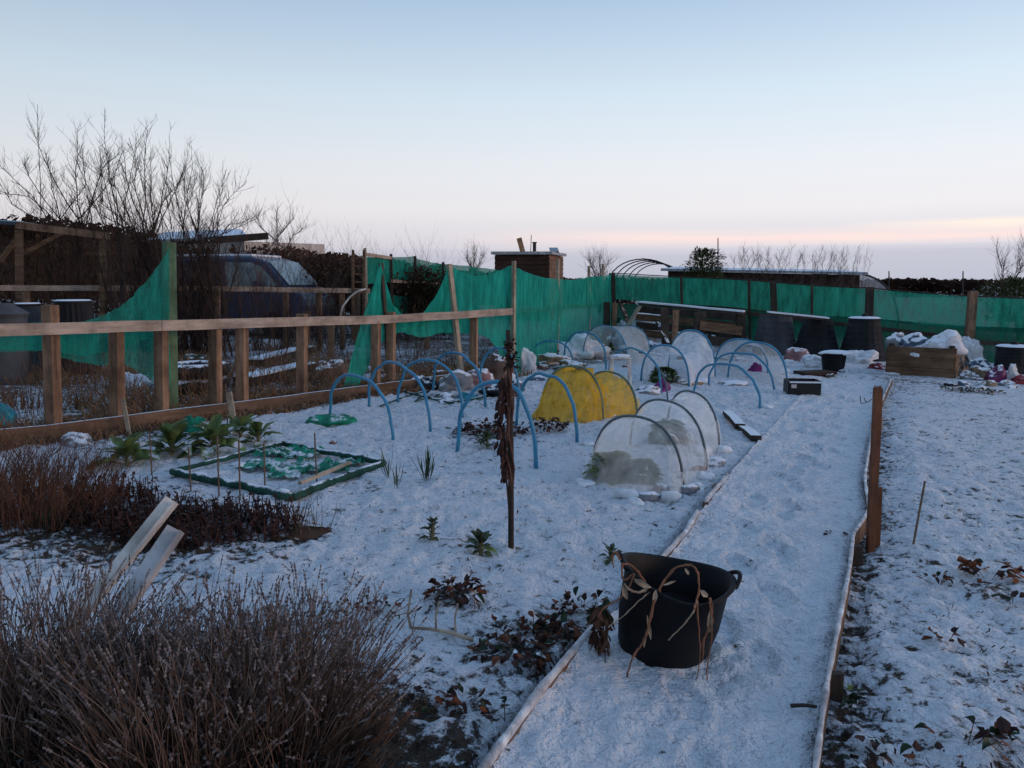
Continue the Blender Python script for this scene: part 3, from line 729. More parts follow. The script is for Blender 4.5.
bn=thing('back_netting_fence',G(405,350),'green net fence of the plot behind, right of the wooden ladder','fence')
dd=lambda px: 17.0+(px-362)*.05
for top,bot in (([(363,256),(378,258),(390,259)],[(363,284),(378,283),(390,282)]),([(391,257),(404,257),(415,256)],[(391,281),(404,281),(415,282)]),([(416,258),(430,262),(443,264),(470,266),(500,270),(530,274)],[(416,284),(430,286),(443,288),(470,292),(500,296),(530,300)]),([(364,292),(400,296),(440,300),(480,304)],[(364,330),(400,332),(440,334),(480,336)])):
    net_loft('net_panel',top,bot,0,'netback','', depthf=dd,parent=bn,nv=6)
for px,pt in ((365,248),(391,254),(415,256),(443,262)):
    Y=dd(px)-.05; mb=MB(); t=P(px,pt,Y); mb.beam(Vector((t.x,Y,gh(t.x,Y))),t,.06,.06,up=Vector((0,1,0))); mb.build('post','darkwood' if px!=365 else 'pale',bn)
for a,b in (((364,254),(391,258)),((391,281),(445,284))):
    mb=MB(); mb.beam(P(a[0],a[1],dd(a[0])-.08),P(b[0],b[1],dd(b[0])-.08),.04,.07); mb.build('rail','rail',bn)
# ladder
ld=thing('wooden_ladder',P(359,345,16.2),'small wooden ladder standing beside the back green net','ladder')
for px in (353,364):
    mb=MB(); mb.beam(P(px,340,16.2),P(px,250,16.2),.05,.05,up=Vector((0,1,0))); mb.build('side_rail','oldwood',ld)
for py in (258,266,274,282,290): 
    mb=MB(); mb.beam(P(353,py,16.2),P(364,py,16.2),.04,.03); mb.build('rung','oldwood',ld)
# white bent pipe
mb=MB(); pp=[(340,318),(343,306),(350,297),(358,291),(366,289)]; mb.tube([P(x,y_,14.5) for x,y_ in pp],.018,6)
tag(mb.build('bent_pipe','white',smooth=True),'thin white plastic pipe bent over behind the timber fence','pipe')

# timber frame shelter at left
sh=thing('timber_shelter',P(50,340,15.2),'open timber frame shelter with pale sheet roof at the far left','shelter')
for px,pt,Y in ((19,230,14.6),(103,236,14.6),(-10,248,16.5),(60,250,17.0)):
    b=P(px,340,Y); mb=MB(); mb.beam(Vector((b.x,Y,gh(b.x,Y))),P(px,pt,Y),.10,.10,up=Vector((0,1,0))); mb.build('post','oldwood',sh)
mb=MB(); mb.beam(P(16,225,14.55),P(109,236,14.55),.06,.13); mb.build('beam','post',sh)
for a,b,Y in (((22,254),(64,232),15),((0,262),(18,236),14.8),((28,250),(98,254),17)):
    mb=MB(); mb.beam(P(*a,Y),P(*b,Y+.3),.05,.08); mb.build('brace','oldwood',sh)
mb=MB(); a,b,c,d=P(-30,228,14.4),P(62,224,16.4),P(16,221.5,14.4),P(-30,216,16.4)
mb.quad(P(-30,219,14.4),P(18,222,14.4),P(58,228,17.5),P(0,224,17.5)); mb.build('roof_sheet','polyc',sh,solid=.02)
# compost / water bins at left behind fence
def ribbed_bin(px0,px1,pt,Y,m,label,name='water_butt'):
    a=P(px0,pt,Y); b=P(px1,pt,Y); c=(a+b)/2; r=(b-a).length/2; base=gh(c.x,c.y)
    t=thing(name,Vector((c.x,c.y,base)),label,'bin'); mb=MB()
    n=44; H=a.z-base
    def fn(u,v):
        an=u*2*math.pi; rr=r*(1.0-.22*v)*(1+.035*math.cos(an*22/1.0))
        rr=rr if v<.999 else rr
        return Vector((c.x+math.cos(an)*rr,c.y+math.sin(an)*rr,base+H*v))
    mb.grid(fn,n*2+1,6); mb.build('barrel',m,t,smooth=False)
    l=MB(); l.tube([(c.x,c.y,base+H),(c.x,c.y,base+H+.035),(c.x,c.y,base+H+.05)],[r*.82,r*.82,r*.7],24); l.build('lid','binsnow',t)
ribbed_bin(52,94,303,11.5,'bin','dark ribbed compost bin left of the draped green net, behind the fence')
ribbed_bin(14,42,306,11.8,'bingrey','blue grey plastic bin with domed top at far left behind the fence')
mb=MB(); c=P(2,318,10.5); mb.tube([Vector((c.x,c.y,gh(c.x,c.y))),Vector((c.x,c.y,c.z)),Vector((c.x,c.y,c.z+.06)),Vector((c.x,c.y,c.z+.2))],[.26,.30,.33,.12],20)
tag(mb.build('lidded_barrel','bingrey',smooth=False),'grey barrel with a conical lid at the left edge behind the rail','bin')

# blue van
def van():
    c=P(238,330,20); c.z=gb(c.x,c.y)
    v=thing('parked_van',c,'dark blue van with snow on its roof parked behind the fences','van')
    Mx=Matrix.Translation(c)@Matrix.Rotation(R(-10),4,'Z')
    k=1.0
    prof=[(-2.1,.35),(-2.2,.8),(-2.15,1.15),(-1.85,1.72),(-1.5,1.93),(.9,1.97),(1.3,1.86),(1.86,1.25),(2.2,1.05),(2.3,.8),(2.3,.35)]
    mb=MB(); mb.prism(prof,1.8,Mx); o=mb.build('body','carblue',v)
    bv=o.modifiers.new('b','BEVEL'); bv.width=.07; bv.segments=3; bv.limit_method='ANGLE'; bv.angle_limit=R(20)
    for s in (-1,1):
        for poly in ([(-1.8,1.25),(-1.62,1.7),(-1.4,1.8),(-.75,1.83),(-.75,1.22)],[(-.67,1.22),(-.67,1.83),(.15,1.83),(.15,1.22)],[(.25,1.22),(.25,1.83),(.95,1.82),(1.2,1.72),(1.58,1.3),(1.5,1.22)]):
            mb=MB(); mb.prism(poly,.02,Mx@Matrix.Translation((0,s*.905,0))); mb.build('side_window','glasspale' if poly[0][0]>.2 else 'glass',v)
        for xw in (-1.35,1.45):
            mb=MB(); p=Mx@Vector((xw,s*.9,.32)); q=Mx@Vector((xw,s*.7,.32)); mb.tube([p,q],.32,20); wh=mb.build('wheel','tyre',v)
            mb=MB(); mb.tube([Mx@Vector((xw,s*.91,.32)),Mx@Vector((xw,s*.89,.32))],.18,16); mb.build('rim','metal',wh)
        mb=MB(); mb.box(Mx@Vector((1.15,s*1.02,1.3)),(.12,.2,.16),Mx.to_3x3()); mb.build('wing_mirror','carblue',v)
        mb=MB(); mb.box(Mx@Vector((2.27,s*.65,.85)),(.12,.3,.16),Mx.to_3x3()); mb.build('headlight','glasspale',v)
    mb=MB(); mb.quad(Mx@Vector((1.33,-.78,1.85)),Mx@Vector((1.33,.78,1.85)),Mx@Vector((1.87,.85,1.27)),Mx@Vector((1.87,-.85,1.27))); mb.build('windscreen','glasspale',v,solid=.02)
    mb=MB(); mb.box(Mx@Vector((-.25,0,2.0)),(2.3,1.55,.06),Mx.to_3x3()); o=mb.build('roof_snow','snow',v,smooth=False); bv=o.modifiers.new('b','BEVEL'); bv.width=.025; bv.segments=2
van()
# white walled low building with snowy roof (left)
bl=thing('low_building',P(205,300,27),'low white walled building with snow covered roof behind the bare trees','building')
def hexa(pts,m,name,parent):
    mb=MB(); mb.v=[tuple(p) for p in pts]; mb.f=[(0,3,2,1),(4,5,6,7),(0,1,5,4),(1,2,6,5),(2,3,7,6),(3,0,4,7)]; return mb.build(name,m,parent)
a=P(150,246,26); b=P(244,238,24); g=gb(-8,26)
hexa([(a.x,26,g),(b.x,24,g),(b.x+1.5,28,g),(a.x+1.5,30,g),(a.x,26,a.z),(b.x,24,b.z-.1),(b.x+1.5,28,b.z),(a.x+1.5,30,a.z)],'wallwhite','wall',bl)
ra,rb,rc,rd=P(142,243,25.7),P(248,238,23.8),P(240,231,28.5),P(166,234,30.5)
rf=MB(); rf.v=[tuple(x) for x in (ra,rb,rc,rd)]+[tuple(x+Vector((0,0,.08))) for x in (ra,rb,rc,rd)]; rf.f=[(0,3,2,1),(4,5,6,7),(0,1,5,4),(1,2,6,5),(2,3,7,6),(3,0,4,7)]; rf.build('roof','roofsnow',bl)
mb=MB(); mb.beam(P(215,240,23.7),P(268,236,23.7),.1,.2); mb.build('eaves_board','darkwood',bl)

# shed with things on roof
def shed():
    Y=30; a=P(495,255,Y); b=P(549,257,Y); c=P(563,256,Y+2.2)
    base=gb(0,30); s=thing('garden_shed',(a.x+1,Y+1,base),'dark wooden shed with flat snowy roof standing behind the green windbreak','shed')
    zt=a.z
    d=c-b; 
    A,B,C=Vector((a.x,Y,base)),Vector((b.x,Y,base)),Vector((c.x,Y+2.2,base)); Dp=A+(C-B)
    up=Vector((0,0,zt-base))
    for p,q,m,nm in ((A,B,'shedwood','front_wall'),(B,C,'shedlit','side_wall'),(C,Dp,'shedwood','back_wall'),(Dp,A,'shedwood','side_wall')):  # right wall takes the lit cladding tone, the others the shaded one
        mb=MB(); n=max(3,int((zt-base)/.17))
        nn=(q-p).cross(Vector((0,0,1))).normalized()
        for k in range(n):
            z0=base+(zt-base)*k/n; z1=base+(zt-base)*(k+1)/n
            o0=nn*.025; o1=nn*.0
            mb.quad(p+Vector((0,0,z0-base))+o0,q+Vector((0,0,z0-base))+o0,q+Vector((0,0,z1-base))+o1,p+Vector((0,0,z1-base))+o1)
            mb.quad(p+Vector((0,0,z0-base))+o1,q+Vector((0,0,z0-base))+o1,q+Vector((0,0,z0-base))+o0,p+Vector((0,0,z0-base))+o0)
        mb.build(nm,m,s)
    mb=MB(); e=.12; ctr=(A+C)/2
    pts=[p+(p-ctr).normalized()*.2 for p in (A,B,C,Dp)]
    zz=zt-base
    lo=[Vector((p.x,p.y,zt+.02)) for p in pts]; hi=[Vector((p.x,p.y,zt+.13)) for p in pts]
    mb.v=[tuple(x) for x in lo+hi]; mb.f=[(0,3,2,1),(4,5,6,7),(0,1,5,4),(1,2,6,5),(2,3,7,6),(3,0,4,7)]
    mb.build('roof','roofsnow',s)
    mb=MB(); p=P(534,253,31); mb.tube([P(534.5,256,31),P(534.5,243,31)],.07,10); mb.tube([P(534.5,243,31),P(534.5,242,31)],.10,10); mb.build('chimney_pipe','metal',s)
    mb=MB(); mb.tube([P(530.5,254,31),P(531.3,235,31)],.015,5); mb.build('aerial','metal',s)
    mb=MB(); mb.quad(P(550,252.5,30.6),P(559,252.5,30.6),P(557.5,248.5,31.2),P(549,248.5,31.2)); mb.build('solar_panel','glass',s,solid=.04)
    mb=MB(); mb.beam(P(523,253,30.4),P(519,238,30.4),.20,.06,up=Vector((0,1,0))); tag(mb.build('leaning_plank','plank'),'bright wooden plank propped upright on the shed roof','plank')
shed()
# hoop frame (bare polytunnel ribs)
hf=thing('bare_polytunnel',P(643,290,30),'bare curved ribs of a polytunnel frame rising above the windbreak corner','polytunnel')
for k,Y in enumerate((27,28.5,30,31.5,33)):
    mb=MB(); cx=643+k*4; w=36-k*2.2
    mb.tube([P(cx-w*math.cos(t*math.pi/16),292-(33-k*1.2)*math.sin(t*math.pi/16)**.8,Y) for t in range(17)],.022,5); mb.build('hoop','metal',hf)
mb=MB(); mb.tube([P(643,258.5,27),P(659,263.8,33)],.02,5); mb.build('ridge_bar','metal',hf)
# long low building + covered tunnel
lb=thing('long_shed',P(770,300,28),'long low shed with pale snowy roof behind the far windbreak','shed')
A=P(668,271,26);B=P(860,275,24); g=gb(8,26)
hexa([(A.x,26,g),(B.x,24,g),(B.x+1,27,g),(A.x+1,29,g),(A.x,26,A.z),(B.x,24,B.z),(B.x+1,27,B.z),(A.x+1,29,A.z)],'shedwood','wall',lb)
hexa([A+Vector((-.3,-.3,.0)),B+Vector((.1,-.3,.0)),B+Vector((.6,3,.10)),A+Vector((.8,3,.10)),A+Vector((-.3,-.3,.08)),B+Vector((.1,-.3,.08)),B+Vector((.6,3,.20)),A+Vector((.8,3,.20))],'roofsnow','roof',lb)
pt=thing('polytunnel',P(870,300,26),'pale covered polytunnel with a curved end right of the long shed','polytunnel')
def tunnel(px0,px1,py,Y0,Y1,prh):
    a=P(px0,290,Y0);b=P(px1,290,Y0); c=(a+b)/2; r=(b.x-a.x)/2; zt=P((px0+px1)/2,py,Y0).z; g=gb(c.x,Y0)
    mb=MB()
    def fn(u,v):
        t=v*math.pi; return Vector((c.x-r*math.cos(t),Y0+(Y1-Y0)*u,g+(zt-g)*math.sin(t)**.75))
    mb.grid(fn,8,24); mb.build('cover','tunnel',pt,smooth=True,fix=False)
    mb=MB()
    for k in range(12):
        t0=k/12*math.pi;t1=(k+1)/12*math.pi
        p0=Vector((c.x-r*math.cos(t0),Y0,g+(zt-g)*math.sin(t0)**.75)); p1=Vector((c.x-r*math.cos(t1),Y0,g+(zt-g)*math.sin(t1)**.75))
        mb.quad(Vector((p0.x,Y0,g)),Vector((p1.x,Y0,g)),p1,p0)
    mb.build('end_panel','tunnel',pt,fix=False)
    for Y in (Y0,(Y0+Y1)/2,Y1):
        mb=MB(); mb.tube([Vector((c.x-(r+.02)*math.cos(t*math.pi/20),Y,g+.02+(zt-g)*math.sin(t*math.pi/20)**.75)) for t in range(21)],.03,5); mb.build('hoop','metal',pt)
tunnel(806,900,274,24.6,30,0)
for px,pt_,pb,Y,lab in ((963,271,300,40,'thin distant pole with a small base above the right windbreak'),(889,271,290,40,'thin distant mast beside the curved tunnel'),(718,238,300,45,'tall thin whip pole behind the evergreen bush')):
    mb=MB(); mb.tube([P(px,pb,Y),P(px,pt_,Y)],[.05,.03],6); tag(mb.build('distant_pole','metal'),lab,'pole')

# ---------------------------------------------------------------- HOOPS
def arc(L,Rr,H,n=22,ex=.84):
    out=[]; mid=(L+Rr)/2; h=(Rr-L)/2
    for k in range(n+1):
        t=math.pi*k/n; c=math.cos(t); s_=math.sin(t)
        cc=math.copysign(abs(c)**ex,c)
        p=mid-h*cc; p.z=L.z+(Rr.z-L.z)*k/n+H*s_**ex if s_>1e-6 else (L.z if k==0 else Rr.z)
        out.append(p)
    return out
def hoop_pts(lx,ly,rx,ry,ap,n=22,sink=.04):
    L=GG(lx,ly);Rr=GG(rx,ry); L.z-=sink; Rr.z-=sink
    Y=(L.y+Rr.y)/2; H=P((lx+rx)/2,ap,Y).z-(L.z+Rr.z)/2
    return arc(L,Rr,H,n)
def wob(pts,a=.013):
    o=rnd()*50
    lx,ly=ru(-.05,.05),ru(-.06,.06); z0=pts[0].z
    return [p+Vector((lx,ly,0))*(p.z-z0)+Vector((mn.noise(Vector((k*.4,o,0))),mn.noise(Vector((k*.4,0,o))),mn.noise(Vector((o,k*.4,0)))))*a*2 for k,p in enumerate(pts)]
HO=[(330,418,393,440,376,'blue pipe hoop nearest the fence board, one foot in the green net lump'),
 (368,408,431,430,364,'second blue hoop from the left in the row beside the fence'),
 (398,402,463,418,360,'third blue hoop from the left in the row beside the fence'),
 (433,392,485,408,353,'fourth blue hoop from the left, in front of the rubbish heap by the fence'),
 (480,390,519,394,348,'blue hoop partly hidden behind the dark dead stalk on the stake'),
 (457,450,536,463,383,'largest blue hoop, straddling the dark stake in the middle of the snow'),
 (516,425,577,440,374,'large blue hoop directly in front of the yellow cloche'),
 (528,366,574,368,341,'pale blue hoop against the foot of the left green windbreak'),
 (563,362,606,370,332,'blue hoop over the snow heap in front of the far left cloche'),
 (609,374,661,392,349,'blue hoop over the small white stool'),
 (709,384,774,391,353,'blue hoop just in front of the far right cloche'),
 (694,393,760,408,364,'nearest blue hoop in the right hand row, with a lump at its right foot')]
for h in HO:
    mb=MB(); mb.tube(wob(hoop_pts(*h[:5])),.0165 if h[0]!=457 else .018,8); tag(mb.build('pipe_hoop','blue',smooth=True),h[5],'hoop','bare blue pipe hoops over the beds')
mb=MB(); mb.tube(wob([P(655,366,10.6),P(662,372,10.6),P(667,385,10.4),GG(668,404)]),.012,6); tag(mb.build('bent_wire','greypipe',smooth=True),'thin grey wire bent over left of the white mesh cloche','wire')

def cloche(name,label,hoops,mats,pipe,tails=(.5,.3),pr=.011,sag=.06,covers=True,seed=1,n=26,tailw=(.55,.55),wr=1.0):
    A=[hoop_pts(*h,n=n) for h in hoops]
    c=sum((a[0]+a[-1] for a in A),Vector())/(2*len(A)); c.z=gh(c.x,c.y)
    root=thing(name,c,label,'cloche')
    for a in A:
        mb=MB(); mb.tube([p+Vector((0,0,.012)) for p in a],pr,6); mb.build('hoop',pipe,root,smooth=True)
    rings=[]
    # start tail toward camera side, end tail away
    def tailring(a,b,f,d,w):
        mid=(a[0]+a[-1])/2; ax=(mid-(b[0]+b[-1])/2); ax.z=0
        if ax.length<1e-4: ax=Vector((0,-1,0))
        ax.normalize(); out=[]
        for k,p in enumerate(a):
            q=p+ax*d*f; g=gh(q.x,q.y)-.02
            hz=(p.z-g)*(1-f)**.85+.03*(1 if f>=1 else 0)*rnd()
            q=mid+ax*d*f+(p-mid)*(1-(1-w)*f); q.z=g+max(0.0,hz)
            out.append(q)
        return out
    if tails[0]:
        for f in (1,.7,.4,.15): rings.append(tailring(A[0],A[1] if len(A)>1 else [p+Vector((0,1,0)) for p in A[0]],f,tails[0],tailw[0]))
    for i,a in enumerate(A):
        rings.append(a)
        if i<len(A)-1:
            for f in (.25,.5,.75):
                s_=sag*math.sin(f*math.pi)
                r_=[]
                mid=(a[0]+a[-1])/2*(1-f)+(A[i+1][0]+A[i+1][-1])/2*f
                for p,q in zip(a,A[i+1]):
                    w=p.lerp(q,f); g=gh(w.x,w.y)
                    w.z=g+(w.z-g)*(1-s_*1.2); w=Vector((mid.x+(w.x-mid.x)*(1-s_*.5),w.y,w.z)); r_.append(w)
                rings.append(r_)
    if tails[1]:
        for f in (.15,.4,.7,1): rings.append(tailring(A[-1],A[-2] if len(A)>1 else [p-Vector((0,1,0)) for p in A[-1]],f,tails[1],tailw[1]))
    # densify & wrinkle
    mb=MB(); nr=len(rings)
    def fn(u,v):
        k=u*(nr-1); i=min(int(k),nr-2); f=k-i; q=v*n; j=min(int(q),n-1); g=q-j
        p=(rings[i][j].lerp(rings[i][j+1],g)).lerp(rings[i+1][j].lerp(rings[i+1][j+1],g),f)
        w=wr*(.018*mn.noise(Vector((u*14+seed,v*9,seed)))+.012*mn.noise(Vector((u*5+seed,v*30,seed)))+(.010*abs(mn.noise(Vector((u*26+seed,v*6,seed)))) if wr>1 else 0))
        return p+Vector((w,w*.5,w*.9))
    nu=(nr-1)*5+1
    # split in sections with own material
    secs=mats
    for (u0,u1,m) in secs:
        mb=MB(); mb.grid(lambda u,v:fn(u0+(u1-u0)*u,v),max(6,int(nu*(u1-u0))+2),n*2+1); mb.build('mesh_cover',m,root,smooth=True,fix=False)
    return root
cloche('yellow_cloche','yellow fleece cloche pegged over hoops in the middle of the beds',[(541,417,603,420,367),(585,402,637,415,373)],[(0,.66,'meshyellow'),(.66,1,'meshyellow2')],'greenpipe',tails=(.34,.12),sag=.26,tailw=(.85,.75),pr=.014,wr=3.8)
cloche('white_mesh_cloche','large white insect mesh cloche with green cabbages inside, nearest the path',[(592,470,683,493,418),(630,444,706,470,402),(667,428,719,448,393)],[(0,1,'meshwhite')],'greypipe',tails=(.35,.35),sag=.15,seed=5,tailw=(1.05,.85),wr=1.6)
cloche('mesh_cloche','grey mesh cloche at the far left below the snow covered compost sheets',[(583,358,628,366,326),(610,350,650,356,326)],[(0,1,'meshgrey')],'blue',tails=(0,.4),sag=.02,seed=9)
cloche('mesh_cloche','snow crusted mesh cloche between the stool and the compost bay, with two hoops',[(641,380,689,387,346),(668,370,715,376,331)],[(0,.55,'meshtop'),(.55,1,'meshgrey')],'blue',tails=(0,.25),sag=.35,seed=13,pr=.016)
cloche('mesh_cloche','grey mesh cloche at the far right in front of the weathered grey compost bin',[(728,376,787,386,343),(715,366,768,372,340)],[(0,1,'meshgrey')],'blue',tails=(0,.35),sag=.08,seed=17,pr=.017)

# ---------------------------------------------------------------- PLANTS
def brassica(px,py,h,n,L,label,seedv=0,yel=0,lean=0,lm='leaf',name='cabbage_plant',group='leafy brassicas along the fence board'):
    b=GG(px,py); root=thing(name,b,label,'plant',group); st=MB(); lf=MB(); ly=MB()
    top=b+Vector((lean,0,h*(.30 if L>.15 else .5))); st.tube([b-Vector((0,0,.03)),b.lerp(top,.5)+Vector((.01,0,0)),top],[.014,.012,.009],6)
    n=int(n*1.5)
    for i in range(n):
        a=i*2.4+seedv+ru(-.4,.4); f=i/n; o=b.lerp(top,.1+.9*f)
        d=Vector((math.cos(a),math.sin(a),.15+1.7*f+ru(-.15,.25))).normalized()
        l=L*ru(.6,1.05)*(1-.30*f); e=o+d*l*.3
        st.tube([o,e],[.006,.004],4)
        (ly if rnd()<yel and f<.5 else lf).leaf(e,d,(0,0,1),l,l*.66,droop=.45*(1-f)+ru(-.1,.5),curl=ru(.0,.5))
    st.build('stem','stem',root); lf.build('leaves',lm,root,smooth=True,fix=False)
    if ly.v: ly.build('yellow_leaf','leafyel',root,smooth=True,fix=False)
brassica(127,467,.30,11,.26,'leafy cabbage plant with pale stem, leftmost by the fence board',1,.2)
brassica(172,456,.30,13,.27,'cabbage plant with one big pale drooping leaf, second along the fence board',2,.3)
brassica(213,455,.34,14,.26,'bushy upright cabbage plant right of the draped green cloth scrap',4,.2)
brassica(240,440,.32,9,.22,'tall thin cabbage plant behind the canes, close to the fence board',5,.3)
brassica(258,445,.26,10,.20,'smallest leafy brassica at the right end of the fence row',3,.4)
brassica(430,540,.24,14,.06,'small sprout seedling with tuft on a bare stem in open snow',3,0,.02,lm='leafseed',name='sprout_plant',group='small brassica seedlings in the snow')
brassica(480,553,.17,16,.085,'low dark seedling with brown dead leaves at its foot, left of the dark stake',6,.3,lm='leafseed',name='sprout_plant',group='small brassica seedlings in the snow')
brassica(610,560,.13,8,.07,'tiny green seedling just behind the black tub rim',2,0,lm='leafseed',name='sprout_plant',group='small brassica seedlings in the snow')
brassica(487,448,.16,10,.12,'dark green seedling left of the dead stalk under the largest blue hoop',2,0,lm='leafseed',name='sprout_plant',group='small brassica seedlings in the snow')
def blades(px,py,n,h,label,m='leek',w=.012,name='leek_plant'):
    b=GG(px,py); root=thing(name,b,label,'plant'); mb=MB()
    for i in range(n):
        a=ru(0,6.28); d=Vector((math.cos(a)*ru(.1,.6),math.sin(a)*ru(.1,.6),1)).normalized(); l=h*ru(.6,1.1)
        mb.leaf(b+Vector((ru(-.02,.02),ru(-.02,.02),-.01)),d,Vector((math.cos(a),math.sin(a),.2)),l,w*2,droop=ru(-.1,.25),curl=.1)
    mb.build('leaves',m,root,smooth=True,fix=False)
blades(427,482,24,.25,'upright clump of leeks in the snow','leek',.006)
blades(388,478,6,.26,'sparse thin onion leaves left of the leek clump','leek',.007,'onion_plant')
blades(396,488,5,.22,'few thin onion leaves in front of the sparse onion clump','leek',.007,'onion_plant')
blades(46,528,7,.2,'small tuft of green blades under the russet bush','leek',.006,'grass_tuft')

def leafy_clump(px,py,rx,ry,n,L,label,mats=('deadleaf','rustleaf','leafdark'),wts=(5,3,2),name='strawberry_plant',h=.06,group=None,path=False):
    b=onpath(px,py) if path else GG(px,py); root=thing(name,b,label,'plant',group)
    bs={m:MB() for m in mats}; st=MB()
    L*=.72
    for i in range(int(n*1.7)):
        a=ru(0,6.28); r=math.sqrt(rnd()); x=b.x+math.cos(a)*r*rx; y_=b.y+math.sin(a)*r*ry
        z=(b.z if path else gh(x,y_))+ru(.0,h)*(1-.5*r)
        m=random.choices(mats,wts)[0]
        d=Vector((math.cos(a)+ru(-.8,.8),math.sin(a)+ru(-.8,.8),ru(-.15,.6))).normalized()
        p=Vector((x,y_,z+.012)); bs[m].leaf(p,d,Vector((ru(-.4,.4),ru(-.4,.4),1)),L*ru(.6,1.2),L*ru(.5,.85),droop=ru(-.5,.9),curl=ru(-.3,.7))
        if rnd()<.25: st.tube([Vector((b.x+math.cos(a)*r*rx*.4,b.y+math.sin(a)*r*ry*.4,b.z)),p],.002,3)
    for m in mats:
        if bs[m].v: bs[m].build('leaves',m,root,fix=False)
    if st.v: st.build('stems','cane',root,fix=False)
sg='dying strawberry plants in the snow'
leafy_clump(455,598,.12,.09,44,.065,'compact dark mound of leaves above the fallen branch',group=sg,h=.10)
leafy_clump(570,640,.17,.12,40,.06,'dark strawberry plant left of the black tub',group=sg)
leafy_clump(582,610,.13,.09,22,.06,'red tinged strawberry plant behind the left edging board, near the tub',group=sg)
leafy_clump(512,655,.15,.10,34,.06,'widest dark leaf patch right of the fallen branch',group=sg)
leafy_clump(535,630,.18,.08,26,.05,'thin scatter of dark red leaves above the widest patch',group=sg)
leafy_clump(552,668,.10,.08,22,.055,'dark leaf patch touching the snowy edging board',group=sg)
leafy_clump(430,710,.08,.10,14,.05,'few dark leaves beside the lavender tips near the bottom of the photo',group=sg)
leafy_clump(466,708,.07,.06,9,.05,'tiny leaf cluster in the snow between lavender and edging board',group=sg)
leafy_clump(505,722,.08,.05,9,.05,'leaf cluster close to the lower end of the edging board',group=sg)
leafy_clump(380,615,.17,.09,16,.045,'snow dusted withered plant at the right flank of the lavender',group=sg)
leafy_clump(990,578,.13,.07,16,.085,'rusty orange leaved plant on the right bed',wts=(3,6,1),group=sg,h=.10)
leafy_clump(940,583,.10,.05,10,.045,'faint dried plant left of the rusty orange one',group=sg)
leafy_clump(1012,605,.05,.04,4,.08,'single pair of dark leaves at the right edge below the rusty plant',mats=('leafdark','deadleaf'),wts=(1,1),group=sg)
leafy_clump(945,645,.07,.04,7,.05,'little brown leaf group in the middle of the right bed',group=sg)
leafy_clump(965,752,.22,.10,9,.06,'brown leaf scatter at the bottom right of the right bed',wts=(4,4,2),group=sg)
leafy_clump(1010,758,.09,.06,7,.075,'rusty curled leaves in the bottom right corner',wts=(2,5,1),group=sg)
leafy_clump(868,755,.06,.08,8,.06,'dark green leaves in the gap beside the curved edging at the bottom',mats=('leafdark','deadleaf'),wts=(4,2),group=sg)
leafy_clump(848,690,.05,.06,9,.06,'green leaf tuft beside the lower short peg of the curved edging',mats=('leafdark','leafyel'),wts=(3,1),group=sg)
leafy_clump(808,424,.06,.05,4,.04,'pair of small brown leaves lying on the path',mats=('deadleaf','rustleaf'),wts=(2,1),name='fallen_leaves',path=True) if False else None
leafy_clump(834,540,.05,.03,4,.04,'pair of brown leaves lying on the path near the tall post',mats=('deadleaf','rustleaf'),wts=(2,1),name='fallen_leaves',h=.005,path=True)
leafy_clump(490,432,.35,.3,110,.07,'dark red chard patch behind the dark stake',mats=('deadleaf','rustleaf'),wts=(8,1),name='chard_patch',h=.10)
leafy_clump(575,405,.30,.3,60,.06,'dark red leaves in the snow in front of the yellow cloche',mats=('deadleaf','rustleaf'),wts=(8,1),name='chard_patch',h=.08)
leafy_clump(548,430,.18,.2,50,.07,'reddish purple chard clump between the big hoops',mats=('deadleaf','rustleaf'),wts=(7,2),name='chard_patch',h=.12)
leafy_clump(775,688+30,.03,.03,3,.03,'',name='x') if False else None
# green plants inside white cloche
def cabbage(px,py,r,label,m='leaf'):
    b=GG(px,py); root=thing('cabbage_plant',b,label,'plant','cabbages under the white mesh'); mb=MB()
    for i in range(240):
        a=ru(0,6.28); f=rnd(); q=math.sqrt(1-f*f)*r*.75*ru(.6,1); d=Vector((math.cos(a),math.sin(a),.1+1.2*f)).normalized()
        mb.leaf(b+Vector((math.cos(a)*q,math.sin(a)*q,f*r*.85)),d,(0,0,1),r*ru(.3,.5),r*.32,droop=.5,curl=.3)
    mb.build('leaves',m,root,fix=False)
cabbage(612,478,.20,'yellow green cabbage inside the left front of the white mesh cloche','leafyel')
cabbage(640,480,.16,'yellow green cabbage inside the front middle of the white mesh cloche','leafyel')
cabbage(668,440,.19,'green cabbage in the middle of the white mesh cloche')
cabbage(606,350,.17,'yellowish plant inside the far left grey mesh cloche','leafyel')
cabbage(664,382,.22,'dark plant mass inside the snow crusted mesh cloche')
# stems at moss clump (308,535)
def stems_clump(px,py,w,h,n,label,m='cane',mound=None,name='dried_plant'):
    b=GG(px,py); root=thing(name,b,label,'plant'); mb=MB()
    for i in range(n):
        x=ru(-w,w); p=b+Vector((x,ru(-w,w)*.5,-.02)); twig(mb,p,Vector((ru(-.3,.3),ru(-.3,.3),1)).normalized(),h*ru(.5,1),.003,1,3,.3,.12)
    mb.build('stems',m,root,fix=False)
    if mound:
        mm=MB(); mm.blob(b-Vector((0,0,.05)),mound,3,.35,3); mm.build('mossy_mound','scrub',root,smooth=True)
stems_clump(310,534,.12,.33,14,'thin dried stems rising from a dark mossy mound','cane',(.13,.08,.07))
stems_clump(265,632,.5,.16,26,'low dead seedlings in the snow between lavender and the dark patch')
stems_clump(360,640,.25,.16,12,'thin dead stalks right of the lavender in the snow')
